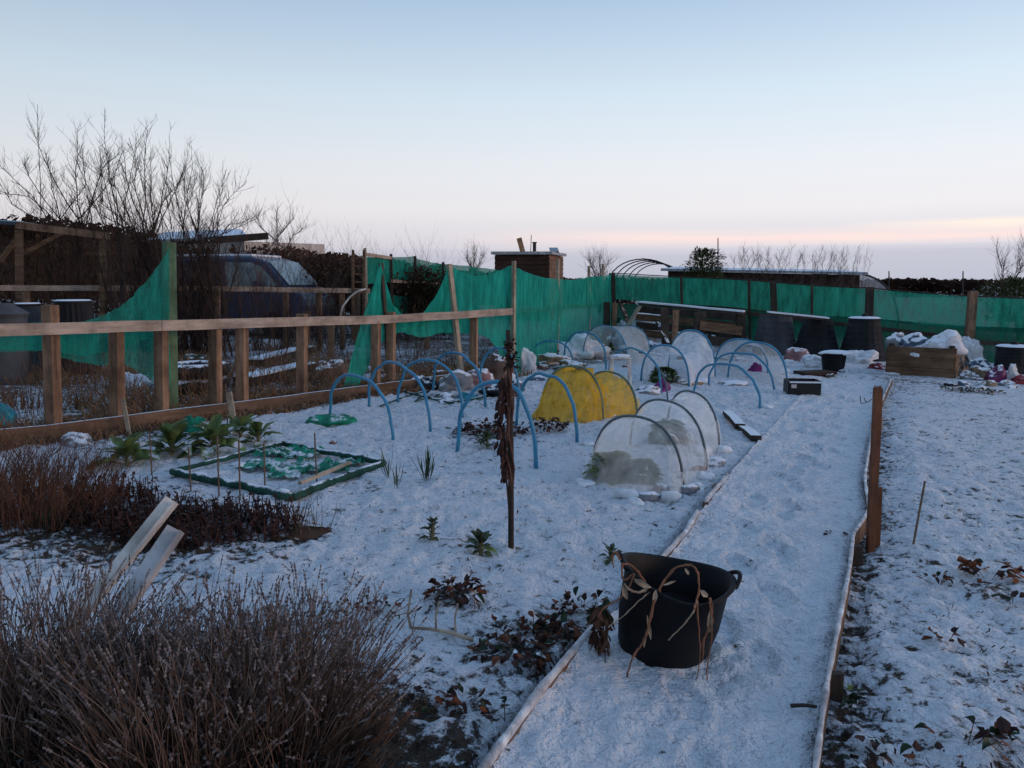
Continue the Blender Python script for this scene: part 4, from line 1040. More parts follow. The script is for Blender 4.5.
# dark dried patch
def dark_patch(px,py,w,d,n,h,label):
    b=GG(px,py); root=thing('dead_perennial_patch',b,label,'plants'); mb=MB(); lf=MB()
    for i in range(n):
        a=ru(0,6.28); r=math.sqrt(rnd()); p=b+Vector((math.cos(a)*r*w,math.sin(a)*r*d,0)); p.z=gh(p.x,p.y)-.01
        dd=Vector((ru(-.35,.35),ru(-.35,.35),1)).normalized(); l=h*ru(.35,1)
        mb.tube([p,p+dd*l*.5+Vector((ru(-.01,.01),0,0)),p+dd*l],[.0045,.004,.003],3,cap=False)
        for k in range(3):
            q=p+dd*l*ru(.1,1); lf.leaf(q,Vector((ru(-1,1),ru(-1,1),ru(-.4,.8))),(0,0,1),ru(.02,.05),.022)
    mb.build('stalks','deadleaf',root,fix=False); lf.build('withered_leaves','deadleaf',root,fix=False)
dark_patch(195,530,.62,.36,520,.17,'dark red brown patch of dead upright perennials behind the white trim boards')
dark_patch(100,510,.35,.4,260,.18,'dark withered growth between the russet bush and the white trim')

# russet bush left
def fan_bush(name,px,py,w,d,h,n,m,label,depth=1,nt=4):
    b=GG(px,py); root=thing(name,b,label,'bush'); mb=MB()
    for i in range(n):
        a=ru(0,6.28); r=rnd()**.7; p=b+Vector((math.cos(a)*r*w*.45,math.sin(a)*r*d*.45,0)); p.z=gh(p.x,p.y)-.02
        dd=Vector((math.cos(a)*r*1.1+ru(-.25,.25),math.sin(a)*r*.8+ru(-.25,.25),1)).normalized()
        twig(mb,p,dd,h*ru(.55,1.0),.0035,depth,nt,.15,.13)
    mb.build('twigs',m,root,fix=False); return root
fan_bush('heather_bush',30,518,.95,.8,.42,460,'brush','dense russet brown bush of fine dead twigs at the left edge',2,3)
fan_bush('heather_bush',-30,500,1.0,.8,.50,200,'brush','darker part hidden russet bush cut by the left edge of the photo',2,3)

# lavender
def lavender(x,y,r,n,h,label,seed):
    random.seed(seed); b=Vector((x,y,gh(x,y))); root=thing('lavender_bush',b,label,'bush','lavender bushes in the foreground')
    st=MB(); sp_=MB(); hd=MB(); lf=MB(); wd=MB()
    for i in range(26):
        a=ru(0,6.28); rr=rnd(); wd.tube([b+Vector((0,0,-.02)),b+Vector((math.cos(a)*r*.35*rr,math.sin(a)*r*.35*rr,h*.25)),b+Vector((math.cos(a)*r*.7*rr,math.sin(a)*r*.7*rr,h*.48))],[.012,.009,.004],5)
    for i in range(n):
        a=ru(0,6.28); rr=math.sqrt(rnd()); o=b+Vector((math.cos(a)*rr*r*.55,math.sin(a)*rr*r*.55,h*ru(.15,.4)))
        d=Vector((math.cos(a)*rr*.62+ru(-.16,.16),(math.sin(a)*rr*.62 if math.sin(a)>0 else math.sin(a)*rr*.25)+ru(-.16,.16),1)).normalized()
        l=h*(.25+.62*rnd()**.8)*(1-.12*rr); bend=Vector((ru(-.09,.09),ru(-.06,.06),ru(-.05,.0)))
        pts=[o,o+d*l*.35+bend*.1,o+d*l*.7+bend*.45,o+d*l+bend]
        (sp_ if rnd()<.22 else st).tube(pts,[.0016,.0014,.0012,.0009],3,cap=False)
        t=pts[-1]; dd=(pts[-1]-pts[-2]).normalized(); 
        if rnd()<.7:
            L=ru(.018,.045); k=0
            while k<L:
                w=ru(.003,.006)*(1-.4*k/L); hd.tube([t+dd*(k-.004),t+dd*(k+.002),t+dd*(k+.008)],[.001,w,.001],4,cap=False); k+=ru(.008,.014)
            if rnd()<.4:
                q=t-dd*ru(.03,.06); hd.tube([q-dd*.004,q,q+dd*.005],[.001,.006,.001],4,cap=False)
    for i in range(int(n*4.5)):
        a=ru(0,6.28); rr=math.sqrt(rnd()); p=b+Vector((math.cos(a)*rr*r*.85,math.sin(a)*rr*r*.85,h*(.06+.46*rnd())*(1-.35*rr)))
        d=Vector((math.cos(a)*rr+ru(-.6,.6),math.sin(a)*rr+ru(-.6,.6),ru(.3,1.2)))
        lf.leaf(p,d,(0,0,1),ru(.02,.05),.008,droop=.1,curl=.1)
    # thin twiggy inner growth
    for i in range(int(n*1.5)):
        a=ru(0,6.28); rr=math.sqrt(rnd()); o=b+Vector((math.cos(a)*rr*r*.6,math.sin(a)*rr*r*.6,0))
        d=Vector((math.cos(a)*rr*.8+ru(-.3,.3),math.sin(a)*rr*.8+ru(-.3,.3),1)).normalized(); l=h*ru(.3,.62)
        st.tube([o,o+d*l*.5+Vector((ru(-.02,.02),ru(-.02,.02),0)),o+d*l],[.003,.0025,.0015],3,cap=False)
    wd.build('woody_base','bark',root); st.build('stems','lavstem',root,fix=False); sp_.build('pale_stems','lavstempale',root,fix=False)
    hd.build('seed_heads','lavhead',root,fix=False); lf.build('leaves','lavleaf',root,fix=False)
lavender(-1.42,2.22,.46,1000,.50,'lavender bush with grey seed heads in the bottom left corner',11)
lavender(-.92,2.10,.46,1100,.52,'lavender bush in the middle of the foreground row, right below the white trim boards',12)
lavender(-.67,2.14,.32,850,.53,'lavender bush at the right end of the foreground row, leaning over the open snow',13)
random.seed(21)

# dry grass in the plot behind and along the fence (stuff)
mb=MB()
for i in range(24000):
    t=rnd(); off=ru(-.22,.35) if rnd()<.4 else ru(-.1,6.5)
    p=FA.lerp(FB,t)+nrm*off+fdir*ru(-.5,.5)
    if off>.4 and n2(p.x,p.y,.8,5)>.16: continue
    z=gh(p.x,p.y)-.01; h=ru(.06,.30) if off>.1 else ru(.03,.12)
    d=Vector((ru(-.7,.7),ru(-.7,.7),1)).normalized(); s_=Vector((ru(-1,1),ru(-1,1),0)).normalized()*.005*(1+p.y*.08)
    a=Vector((p.x,p.y,z)); m_=a+d*h*.6; e=a+d*h+Vector((d.x,d.y,-.25))*h*.4
    mb.quad(a-s_,a+s_,m_+s_*.8,m_-s_*.8); mb.tri(m_-s_*.8,m_+s_*.8,e)
tag(mb.build('dry_grass','drygrass',fix=False),'bleached dry grass tufts along and behind the timber fence','grass',kind='stuff')
mb=MB()
def bits(n,xf,yr,lmin,lmax,hh=.5):
    for i in range(n):
        y_=yr[0]+(yr[1]-yr[0])*rnd()**1.3; x=xf(y_)
        if x is None: continue
        z=gh(x,y_)+.004; cl=n2(x,y_,2.2,7)
        if cl<.02: continue
        for k in range(random.randint(1,4)):
            d=Vector((ru(-1,1),ru(-1,1),ru(0,hh))).normalized(); l=ru(lmin,lmax); s_=d.cross(Vector((0,0,1))).normalized()*l*ru(.06,.3)
            a=Vector((x+ru(-.03,.03),y_+ru(-.03,.03),z)); mb.quad(a-s_*.4,a+s_*.4,a+d*l*.7+s_,a+d*l); 
def xright(y_): return at_y(PR,y_)+ru(.03,1)*(y_*.75)
def xleft(y_):
    xf=-.36*y_ if y_<6.5 else FA.x+(y_-FA.y)*fdir.x/fdir.y+.3
    xl=at_y(PL,y_)-.03; return ru(xf,xl) if xl>xf else None
bits(4200,xright,(2,14),.008,.03); bits(3400,xleft,(2.4,12),.008,.03)
tag(mb.build('weed_litter','deadleaf',fix=False),'tiny dark weeds and leaf bits poking through the thin snow','weeds',kind='stuff')

# ---------------------------------------------------------------- PATH EDGING
def edging(pts,label,thick=.022,h=.10,cap=.022,wobz=.01,extra=0):
    c=pts[len(pts)//2]; root=thing('edging_board',Vector((c.x,c.y,gh(c.x,c.y))),label,'edging','boards edging the path')
    q=[]
    for a,b in zip(pts,pts[1:]):
        n=max(2,int((b-a).length/.09))
        for k in range(n): q.append(a.lerp(b,k/n))
    q.append(pts[-1])
    # smooth
    for _ in range(3): q=[q[0]]+[(q[i-1]+q[i]*2+q[i+1])/4 for i in range(1,len(q)-1)]+[q[-1]]
    mb=MB(); i0=0; sd=[]
    for i,p in enumerate(q):
        t=(q[min(i+1,len(q)-1)]-q[max(i-1,0)]); t.z=0; t.normalize(); s_=Vector((t.y,-t.x,0)); z=gb(p.x,p.y)+.035*n2(p.x,p.y,.9,3)+.012*n2(p.x,p.y,2,1)
        top=z+.055+extra
        for a,zz in ((-1,z-.07),(1,z-.07),(1,top),(-1,top)): mb.v.append(tuple(Vector((p.x,p.y,zz))+s_*a*thick/2))
        sd.append(Vector((p.x,p.y,top+.004)))
    for i in range(len(q)-1):
        o=i*4
        for j in range(4): mb.f.append((o+j,o+(j+1)%4,o+4+(j+1)%4,o+4+j))
    mb.f.append((3,2,1,0)); o=(len(q)-1)*4; mb.f.append((o,o+1,o+2,o+3))
    mb.build('board','edgewood',root)
    mb=MB(); rr=[cap*(1+.45*mn.noise(Vector((i*.6,cap*99,2)))+.25*mn.noise(Vector((i*1.7,cap*99,5)))) for i in range(len(sd))]
    mb.tube([p+Vector((0,0,.006*mn.noise(Vector((i*.5,3,1))))) for i,p in enumerate(sd)],rr,8); mb.build('snow_cap','edgesnow',root,smooth=True)
edging([PL[0],PL[1],G(592,640)],'straight snow topped board in the foreground left of the tub',.03,cap=.015,extra=-.004)
edging([G(640,590),PL[4],G(697,522)],'short brown board by the path between the tub and the white mesh cloche',.03,cap=.014)
edging([G(705,512),PL[5]],'short bare plank edge beside the white mesh cloche',.035,cap=.012)
edging(PR[:6],'near half of the wavy snow topped strip on the right of the path',.016,cap=.010,extra=.012)
edging(PR[5:],'far half of the wavy snowy strip right of the path, beyond the tall post',.016,cap=.010,extra=.008)
mb=MB(); mb.box(GG(716,487)+Vector((0,0,.03)),(.05,.28,.04),Matrix.Rotation(R(-20),3,'Z')); tag(mb.build('wood_block','post'),'bare orange brown piece of wood at the path edge beside the white cloche','wood')
for px,py,dx,lab in ((734,424,-12,'snow topped dark plank lying beside the path, further one'),(750,438,-12,'snow topped dark plank lying beside the path behind the white cloche')):
    a=GG(px-7,py-9)+Vector((0,0,.02)); b=GG(px+6,py+5)+Vector((0,0,.04)); mb=MB(); mb.beam(a,b,.10,.055,jit=.012); tag(mb.build('old_plank','darkwoodsnow'),lab,'plank')
for px,py,h,w,lab in ((832,688,.12,.05,'lower short peg holding the curved edging near the bottom'),(853,560,.12,.06,'upper short peg holding the curved edging below the tall post'),(873,520,.13,.05,'stubby peg beside the base of the tall post')):
    b=GG(px+3,py); mb=MB(); mb.beam(b-Vector((0,0,.05)),b+Vector((0,0,h)),w,w*.6,up=Vector((0,1,0)))
    o=mb.build('wooden_peg','darkwood'); tag(o,lab,'peg','pegs along the curved edging')
# tall post
b=GG(871,545); Y=b.y; tp=thing('square_post',b,'tall rusty brown square post with wire hook beside the path','post')
mb=MB(); mb.beam(b-Vector((0,0,.1)),P(878,388,Y+.02),.040,.040,up=Vector((0,1,0)),jit=.002); mb.build('shaft','rustpost',tp)
mb=MB()
for k in range(7): a=P(875+k,388,Y); mb.tube([a,a+Vector((ru(-.01,.01),0,ru(.008,.025)))],[.006,.001],4)
mb.build('splintered_top','rustpost',tp)
mb=MB(); mb.tube([P(875,397,Y),P(868,402,Y-.03),P(861,404,Y-.05),P(860,396,Y-.05)],.0025,5); mb.tube([P(866,402,Y-.04),P(864,398,Y-.05)],.0025,5); mb.build('wire_hook','metal',tp)
mb=MB(); mb.tube([P(882,406,Y),P(885,398,Y),P(886,392,Y)],.002,4); mb.tube([P(882,418,Y),P(882,430,Y)],.005,4); mb.build('wire_twist','stalkpale',tp)
b=GG(877,542); mb=MB(); mb.beam(b-Vector((0,0,.08)),P(879,487,b.y+.06),.03,.03,up=Vector((0,1,0))); tag(mb.build('short_stake','rustpost'),'short brown stake standing right behind the tall post','stake')
b=GG(912,546); mb=MB(); mb.tube([b-Vector((0,0,.05)),P(925,481,b.y+.1)],.007,6); tag(mb.build('leaning_cane','cane'),'thin cane leaning right in the right bed beside the tall post','cane')

# central stake with dead vine
b=GG(511,548); Y=b.y; cs=thing('plant_stake',b,'tall dark stake carrying a shrivelled dead vine in the middle of the beds','stake')
mb=MB(); mb.tube([b-Vector((0,0,.1)),P(511,450,Y),P(510,400,Y+.02),P(508,330,Y+.03)],[.017,.016,.015,.012],8); mb.build('shaft','darkwood',cs,smooth=True)
mb=MB(); random.seed(5)
for s_ in range(4):
    pts=[]; ph=ru(0,6.28); y0=ru(330,380); y1=ru(430,505) if s_<3 else 520
    for k in range(10):
        f=k/9; py=y0+(y1-y0)*f; r=.014+.012*math.sin(f*9+s_)
        pts.append(P(509+f*2-(2 if s_%2 else -1),py,Y)+Vector((math.cos(ph+f*7)*r,math.sin(ph+f*7)*r,0)))
    mb.tube(pts,[.0055]*9+[.002],5)
mb.build('vine','deadstalk',cs,smooth=True)
lf=MB()
for i in range(140):
    f=rnd(); py=375+100*f; wd=.036 if py<455 else .022
    p=P(508-4*math.sin(f*3.1),py,Y)+Vector((ru(-wd,wd*.5),ru(-.04,.04),0))
    lf.leaf(p,Vector((ru(-.6,.4),ru(-.5,.5),-1)),Vector((0,1,0)),ru(.03,.07),ru(.012,.03),droop=ru(-.4,.4),curl=.4)
for i in range(60):
    p=P(509+ru(-5,7),ru(338,368),Y)+Vector((0,ru(-.03,.05),0)); lf.leaf(p,Vector((ru(-1,1),ru(-1,1),ru(-.8,.5))),(0,0,1),ru(.02,.05),.02,curl=.4)
lf.build('shrivelled_leaves','deadleaf',cs,fix=False)
random.seed(31)

# ---------------------------------------------------------------- TUB
def tub():
    base=onpath(661,653); ctr=base+Vector((0,.0,-.01))
    t=thing('rubber_tub',ctr,'large black rubber tub with two handles full of dried stalks on the path','tub')
    rb,rt,H=.168,.215,.335
    tilt=Matrix.Rotation(R(9.5),3,'Y')@Matrix.Rotation(R(2),3,'X')
    def T(x,y,z): return ctr+tilt@Vector((x,y,z))
    mb=MB(); prof=[(rb*.2,.012),(rb,.0),(rb+.008,.02),(rb+.03,.15),(rt-.012,H-.03),(rt,H-.02),(rt+.012,H),(rt+.002,H+.004),(rt-.012,H-.006),(rb+.02,.15),(rb-.008,.02),(.001,.018)]
    n=56
    def wall(th):
        i=len(mb.v)
    for k in range(n):
        a=2*math.pi*k/n; sq=1+.035*math.cos(2*a)  
        for r,z in prof:
            lift=.022*math.cos(2*a)*(z/H)**2
            mb.v.append(tuple(T(r*math.cos(a)*sq,r*math.sin(a)/sq,z+lift)))
    m=len(prof)
    for k in range(n):
        for j in range(m-1):
            a=k*m+j; b=((k+1)%n)*m+j; mb.f.append((a,b,b+1,a+1))
    mb.build('bowl','black',t,smooth=True)
    for s in (-1,1):
        mb=MB(); pts=[]
        for k in range(13):
            f=k/12; a=(f-.5)*.62; an=a if s>0 else math.pi-a
            hh=math.sin(f*math.pi)
            r=rt+.006+.016*hh
            pts.append(T(r*math.cos(an)*1.035,r*math.sin(an),H+.006+.036*hh))
        mb.tube(pts,.009,8); mb.build('handle','black',t,smooth=True)
    # compost water in bottom
    mb=MB(); 
    i0=[]; 
    mb.grid(lambda u,v:T((rb+.035)*(v)*math.cos(u*6.283),(rb+.035)*v*math.sin(u*6.283),.17+.012*mn.noise(Vector((u*9,v*5,1)))),25,6); mb.build('contents','blackin',t,smooth=True)
    st=thing('dried_stalks',T(0,-.1,.3),'bundle of orange brown dried stalks drooping over the rim of the black tub','stalks')
    Y=ctr.y
    rtY=Y-.22
    def C(pts,m,r,name='stalk',Yd=None):
        mb=MB(); q=[P(x,y_,(Yd or rtY)+d) for x,y_,d in pts]
        # catmull
        o=[]
        for i in range(len(q)-1):
            p0=q[max(i-1,0)];p1=q[i];p2=q[i+1];p3=q[min(i+2,len(q)-1)]
            for k in range(5):
                tt=k/5; o.append(.5*((2*p1)+(p2-p0)*tt+(2*p0-5*p1+4*p2-p3)*tt*tt+(3*p1-p0-3*p2+p3)*tt**3))
        o.append(q[-1]); n=len(o); o=[p+Vector((ru(-1,1),ru(-1,1),ru(-1,1)))*.0022 for p in o]; mb.tube(o,[r*(1-.5*i/n)*(1.35 if i%6==3 else ru(.8,1.1)) for i in range(n)],6); mb.build(name,m,st,smooth=True)
    C([(668,650,.3),(660,610,.15),(659,590,.02),(672,571,0),(686,565,0),(696,569,-.01),(699,582,-.02),(697,600,-.03),(694,610,-.03)],'stalk',.0055)
    C([(660,590,.1),(655,600,-.02),(650,620,-.03),(644,640,-.03),(636,652,-.02),(629,668,-.02),(626,690,-.03)],'stalk',.0055)
    C([(697,600,-.02),(693,612,-.03),(683,625,-.04),(668,640,-.04)],'stalkpale',.004)
    C([(697,598,-.02),(699,630,-.03),(700,655,-.03),(697,680,-.03)],'stalk',.0035)
    C([(712,640,.12),(712,610,.03),(710,600,-.01),(710,622,-.02),(704,640,-.03),(703,660,-.03)],'stalk',.006)
    C([(712,604,-.01),(711,640,-.03),(708,660,-.03),(706,688,-.03)],'stalk',.004)
    C([(648,588,.1),(640,575,.06),(632,566,.02),(622,565,0),(624,580,-.01),(634,574,-.01),(628,588,-.02),(618,600,-.02),(604,608,-.02),(598,618,-.02)],'stalk',.005)
    C([(650,588,.08),(640,592,0),(630,590,-.02),(624,584,-.02)],'stalkpale',.006)
    C([(650,592,.05),(640,600,-.02),(625,614,-.02),(608,628,-.02)],'stalkpale',.003)
    C([(620,560,.05),(616,552,.03),(612,556,.02),(614,568,.02)],'stalk',.004)
    lf=MB()
    for x,y_,a,l,w in ((634,581,-20,.07,.02),(648,586,150,.06,.018),(647,615,-80,.10,.014),(646,630,-95,.07,.01),(700,590,-40,.04,.02),(685,568,-60,.03,.012),(710,610,-90,.09,.02),(656,590,-100,.05,.02),(663,585,20,.05,.01),(622,585,-70,.06,.02)):
        lf.leaf(P(x,y_,rtY-.02),Vector((math.cos(R(a)),-.1,math.sin(R(a)))),Vector((0,-1,.2)),l,w,droop=.1,curl=.3)
    lf.build('leaf_blades','stalkpale',st,fix=False)
    # ragged bunch lying left of tub
    wd=thing('dried_leaf_bundle',GG(600,648),'brown withered bundle of leaves slumped against the left of the tub','plant')
    mb=MB()
    for i in range(110):
        p=P(602+ru(-9,8),ru(606,646),Y-.1)+Vector((0,ru(-.04,.08),0)); mb.leaf(p,Vector((ru(-.8,.5),ru(-.5,.5),-1)),Vector((ru(-.5,.5),-1,0)),ru(.025,.07),ru(.006,.02),droop=ru(-.6,.6),curl=.5)
    mb.build('leaves','bagbrown2',wd,fix=False)
    mb=MB()
    for i in range(7):
        x=ru(598,612); p=P(x,ru(630,645),Y-.08); e=GG(x+ru(-14,14),ru(655,682)); mb.tube([p,p.lerp(e,.6)+Vector((ru(-.02,.02),0,.01)),e],.0025,3)
    mb.build('stems','deadleaf',wd,fix=False)
    l2=MB()
    for i in range(10):
        p=P(598+ru(-6,6),ru(608,622),Y-.08); l2.leaf(p,Vector((ru(-1,1),ru(-.4,.4),ru(-1,1))),Vector((0,-1,0)),.05,.03)
    l2.build('green_leaves','leafdark',wd,fix=False)
tub()

# fallen branch in front bed
mb=MB()
def br(pts,r):
    q=[GG(x,y_)+Vector((0,0,z)) for x,y_,z in pts]; mb.tube(q,[r*(1-.5*i/len(q)) for i in range(len(q))],6)
br([(473,642,.015),(450,638,.025),(430,635,.03),(410,633,.03)],.010)
br([(411,633,.03),(408,628,.07),(412,622,.16)],.007); br([(436,636,.03),(436,630,.07),(440,627,.12)],.006); br([(456,640,.02),(455,632,.06),(458,628,.11)],.006)
tag(mb.build('fallen_branch','stalkpale',smooth=True),'pale forked branch lying on the snow near the lavender','branch')
for px,py,ex,ey,lab in ((790,717,816,719,'dark stick lying on the path at the curved edging'),(848,720,878,752,'long dark stick lying in the gap right of the curved edging')):
    onp=px<800; a=(onpath if onp else GG)(px,py)+Vector((0,0,.012)); b=(onpath if onp else GG)(ex,ey)+Vector((0,0,.014)); mb=MB(); mb.tube([a,a.lerp(b,.5)+Vector((0,0,.004)),b],[.008,.007,.006] if onp else .005,5); tag(mb.build('stick','darkwood'),lab,'stick')

# canes near net frame
for px,pt,pb,lab in ((152,433,478,'cane just left of the green net frame'),(191,447,492,'cane at the left corner of the green net frame'),(219,436,496,'cane crossing the front bar of the green net frame, left one'),(240,440,500,'cane crossing the front bar of the green net frame, middle one'),(265,442,492,'cane crossing the front bar of the green net frame, right one'),(228,384,435,'tallest cane, by the cabbages at the fence board'),(86,412,440,'short dark cane in front of the left fence board'),(317,433,485,'cane near the right bar of the green net frame')):
    b=GG(px,pb); mb=MB(); mb.tube([b-Vector((0,0,.04)),P(px-1.5+ru(-1,1),pt,b.y)],.006,5); tag(mb.build('garden_cane','cane'),lab,'cane','canes around the green net frame')
b=GG(130,435); mb=MB(); mb.beam(b-Vector((0,0,.05)),P(123,399,b.y+.1),.035,.02,up=Vector((0,1,0))); tag(mb.build('wooden_stake','pale'),'pale thin slat leaning against the fence near the cabbages','stake')
mb=MB(); b=GG(236,436); mb.beam(b,P(229,392,b.y+.1),.05,.03,up=Vector((0,1,0))); tag(mb.build('wooden_stake','pale'),'weathered slat leaning behind the canes by the cabbages','stake')
# net frame on ground
nf=thing('netted_square',GG(278,478),'square frame wrapped in green net lying flat on the snow','frame')
c1,c2,c3,c4=GG(172,478),GG(293,500),GG(384,466),GG(283,447)
for a,b,r in ((c1,c2,.032),(c2,c3,.030),(c3,c4,.024),(c4,c1,.022)):
    mb=MB(); n=14; mb.tube([a.lerp(b,k/n)+Vector((0,0,.035+.01*mn.noise(Vector((k*.7,a.x*9,0))))) for k in range(n+1)],[r*(1+.5*mn.noise(Vector((k*.9,a.x*5,3)))) for k in range(n+1)],8)
    mb.build('side_bar','nettube',nf,smooth=True)
mb=MB()
for px,py,w in ((262,468,.20),(300,455,.22),(288,475,.18),(335,470,.16),(352,462,.15),(270,456,.15),(310,468,.2)):
    c=GG(px,py); mb.grid(lambda u,v:Vector((c.x+(u-.5)*w*1.5+.03*mn.noise(Vector((u*4,v*4,px))),c.y+(v-.5)*w*1.6,gh(c.x,c.y)+.012+.085*abs(mn.noise(Vector((u*4.5,v*4.5,px*.1)))))),12,12)
mb.build('crumpled_net','netheap',nf,smooth=True,fix=False)
mb=MB(); a=GG(300,492);b=GG(350,470); mb.beam(a+Vector((0,0,.07)),b+Vector((0,0,.07)),.03,.02); mb.build('cross_lath','pale',nf)
mb=MB(); c=GG(331,421); mb.blob(c-Vector((0,0,.03)),(.24,.20,.085),3,.4,3); tag(mb.build('crumpled_net','netheap',smooth=True),'lump of green net heaped at the foot of the first blue hoop','netting')
mb=MB(); c=GG(192,436); mb.blob(c,(.12,.09,.13),5,.4,3); tag(mb.build('net_scrap','netheap',smooth=True),'green blue net scrap crumpled between the cabbages','netting')
mb=MB(); pts=[(380,408),(405,398),(430,392),(415,402),(440,396)]; mb.tube([GG(*p)+Vector((0,0,.015)) for p in pts],.010,5); tag(mb.build('garden_hose','nettube',smooth=True),'loose loop of green hose on the snow inside the left hoops','hose')
mb=MB(); pts=[(395,392),(450,405),(480,400),(500,392),(520,396)]; mb.tube([GG(*p)+Vector((0,0,.02)) for p in pts],.016,6); tag(mb.build('garden_hose','nettube',smooth=True),'bright green hose length behind the largest blue hoop','hose')

# white trim boards
def trim(p0,p1,w,label,m):
    a=P(*p0);b=P(*p1); d=(b-a).normalized(); root=thing('white_trim_board',a,label,'board','white plastic trim boards in the lavender')
    side=d.cross(Vector((0,-1,.15))).normalized(); n=side.cross(d).normalized()
    mb=MB(); mb.beam(a,b,.012,w,up=side); mb.build('face',m,root)
    mb=MB(); mb.beam(a+side*(w/2-.006)+n*.022,b+side*(w/2-.006)+n*.022,.045,.010,up=side); mb.build('lip',m,root)
trim((60,640,2.75),(172,500,3.05),.060,'longer upper white plastic trim board sticking up out of the lavender','white')
trim((95,650,2.65),(176,529,2.9),.072,'shorter lower white trim board in a shaded tone beside the longer one','whiteshade')

# ---------------------------------------------------------------- COMPOST BINS
def compost_bin(px,pyb,pyt,wt,wb,m,label,lid=True,faceted=True):
    b=GG(px,pyb); d=b.y; H=(pyb-pyt)/F*d; t=thing('compost_bin',b,label,'compost bin','black compost bins along the far windbreak')
    rt=wt/F*d/2; rb=wb/F*d/2; mb=MB(); n=48
    def fn(u,v):
        a=u*2*math.pi; r=rb+(rt-rb)*v**.9; r*=(1+.022*abs(math.cos(a*9))); r*=1+(.02 if int(v*28+.01)%4==0 else 0)
        return b+Vector((math.cos(a)*r,math.sin(a)*r,H*v-.02))
    mb.grid(fn,n*2+1,29); mb.build('body',m,t)
    if lid:
        mb=MB(); c=b+Vector((0,0,H-.02)); mb.tube([c,c+Vector((0,0,.05)),c+Vector((0,0,.075)),c+Vector((0,0,.085))],[rt*1.06,rt*1.08,rt*.9,rt*.3],28); ld_=mb.build('lid','binsnow',t)
        mb=MB(); mb.tube([c+Vector((0,0,.08)),c+Vector((0,0,.14))],[.06,.05],12); mb.build('lid_knob','bin',ld_)
    mb=MB(); mb.box(b+Vector((0,-rb*.93,.12)),(.26,.03,.2),Matrix.Rotation(R(-14),3,'X')); mb.build('hatch',m,t)
compost_bin(774,354,314,30,44,'bingrey','weathered grey compost bin, leftmost of the three tall bins',lid=False)
compost_bin(816,357,318,26,46,'bin','black compost bin in the middle, one end of the snowy plank on its top',lid=False)
compost_bin(862,360,320,28,46,'bin','black compost bin with snowy lid and knob, rightmost of the three tall bins')
compost_bin(1012,372,348,30,32,'bin','low black bin with snowy lid at the right edge by the windbreak')
pk_=thing('snowy_plank',P(798,316,16.1),'snow covered plank laid across the two left compost bins','plank')
mb=MB(); mb.beam(P(768,313.5,16.2),P(828,319.5,16.0),.30,.035); mb.build('board','darkwood',pk_)
mb=MB(); mb.beam(P(768,311.8,16.2),P(828,317.8,16.0),.28,.03); mb.build('snow','snow',pk_)
# timber compost bay
cb=thing('compost_bay',GG(685,350),'old dark timber compost bay with a snow topped board in the far corner','compost bay')
Yb=17.6
for px,pt,pb,w,dx,m in ((700,312,350,.24,0,'darkwood'),(666,308,346,.15,-2,'darkwood'),(674,310,342,.13,2,'post'),(606,302,334,.16,1,'darkwood'),(614,303,334,.12,1,'post'),(741,313,350,.2,0,'darkwood')):
    mb=MB(); Y=Yb-.5 if px in(700,741,666,674) else 19.5
    t=P(px+dx,pt,Y); b=P(px,pb,Y); b.z=gh(b.x,b.y)-.05; mb.beam(b,t,w,w*.7,up=Vector((0,1,0)),jit=.01); mb.build('post',m,cb)
mb=MB(); mb.beam(P(640,304,18.2),P(744,313.5,17.0),.22,.05); mb.build('top_board','darkwood',cb)
mb=MB(); mb.beam(P(640,301.8,18.2),P(744,311.3,17.0),.20,.035,jit=.004); mb.build('top_snow','snow',cb)
for k,(y0,y1) in enumerate(((309,318),(317,326),(325,334),(333,342))):
    mb=MB(); mb.beam(P(636,y0,18.8),P(742,y1,17.8),.05,.16,jit=.01); mb.build('back_board','oldwood' if k%2 else 'darkwood',cb)
mb=MB(); mb.beam(P(700,325,17.0),P(742,331,17.0),.04,.2); mb.build('front_board','oldwood',cb)
mb=MB(); mb.beam(P(704,340,17.0),P(742,343,17.0),.04,.2); mb.build('front_board','darkwood',cb)

BG='bags and sheets heaped around the plot'
def bag(px,py,w,h,m,label,seed=1,amp=.32,d=None,name='plastic_bag',cat='bag',zoff=0,rot=0,depthm=None,sub=4,fold=1.3):
    b=GG(px,py) if d is None else Vector((P(px,py,d).x,d,P(px,py,d).z))
    D=b.y; W=w/F*D/2; H=h/F*D
    mb=MB(); mb.blob(b+Vector((0,W*.6,-.02+zoff)),(W,depthm or W*.75,H/1.35),seed,amp,sub,fold=fold,rotz=rot)
    tag(mb.build(name,m,smooth=True),label,cat,BG)
# compost bay contents
bag(645,345,42,34,'dirtysnow','snow covered plastic sheet heaped behind the far left cloche, tallest',1,.55,name='plastic_sheet',cat='sheet')
bag(628,338,26,20,'bagwhite','white sheet folded at the windbreak corner beside the old posts',2,.5,name='plastic_sheet',cat='sheet')
bag(662,337,26,26,'dirtysnow','grey white plastic pulled against the left post of the compost bay',3,.5,name='plastic_sheet',cat='sheet')
bag(692,345,44,16,'bagblue','blue grey tarpaulin with snow inside the compost bay',4,.4,name='tarpaulin',cat='tarpaulin')
bag(652,352,26,10,'bagblue','dark blue snow flecked sheet between the two far cloches',5,.4,name='tarpaulin',cat='tarpaulin')
bag(725,345,30,18,'bagdark','dark heap with snow at the right end of the compost bay',6,.4)
bag(600,340,24,12,'baggrey','snow dusted grey bag beside the corner post of the windbreak',7,.4)
bag(580,358,52,20,'dirtysnow','long snow covered fleece sheet under the pale blue hoops',8,.5,name='plastic_sheet',cat='sheet')
bag(548,366,40,12,'bagtan','tan sack with snow beside the left windbreak foot',9,.4,name='sack',cat='sack')
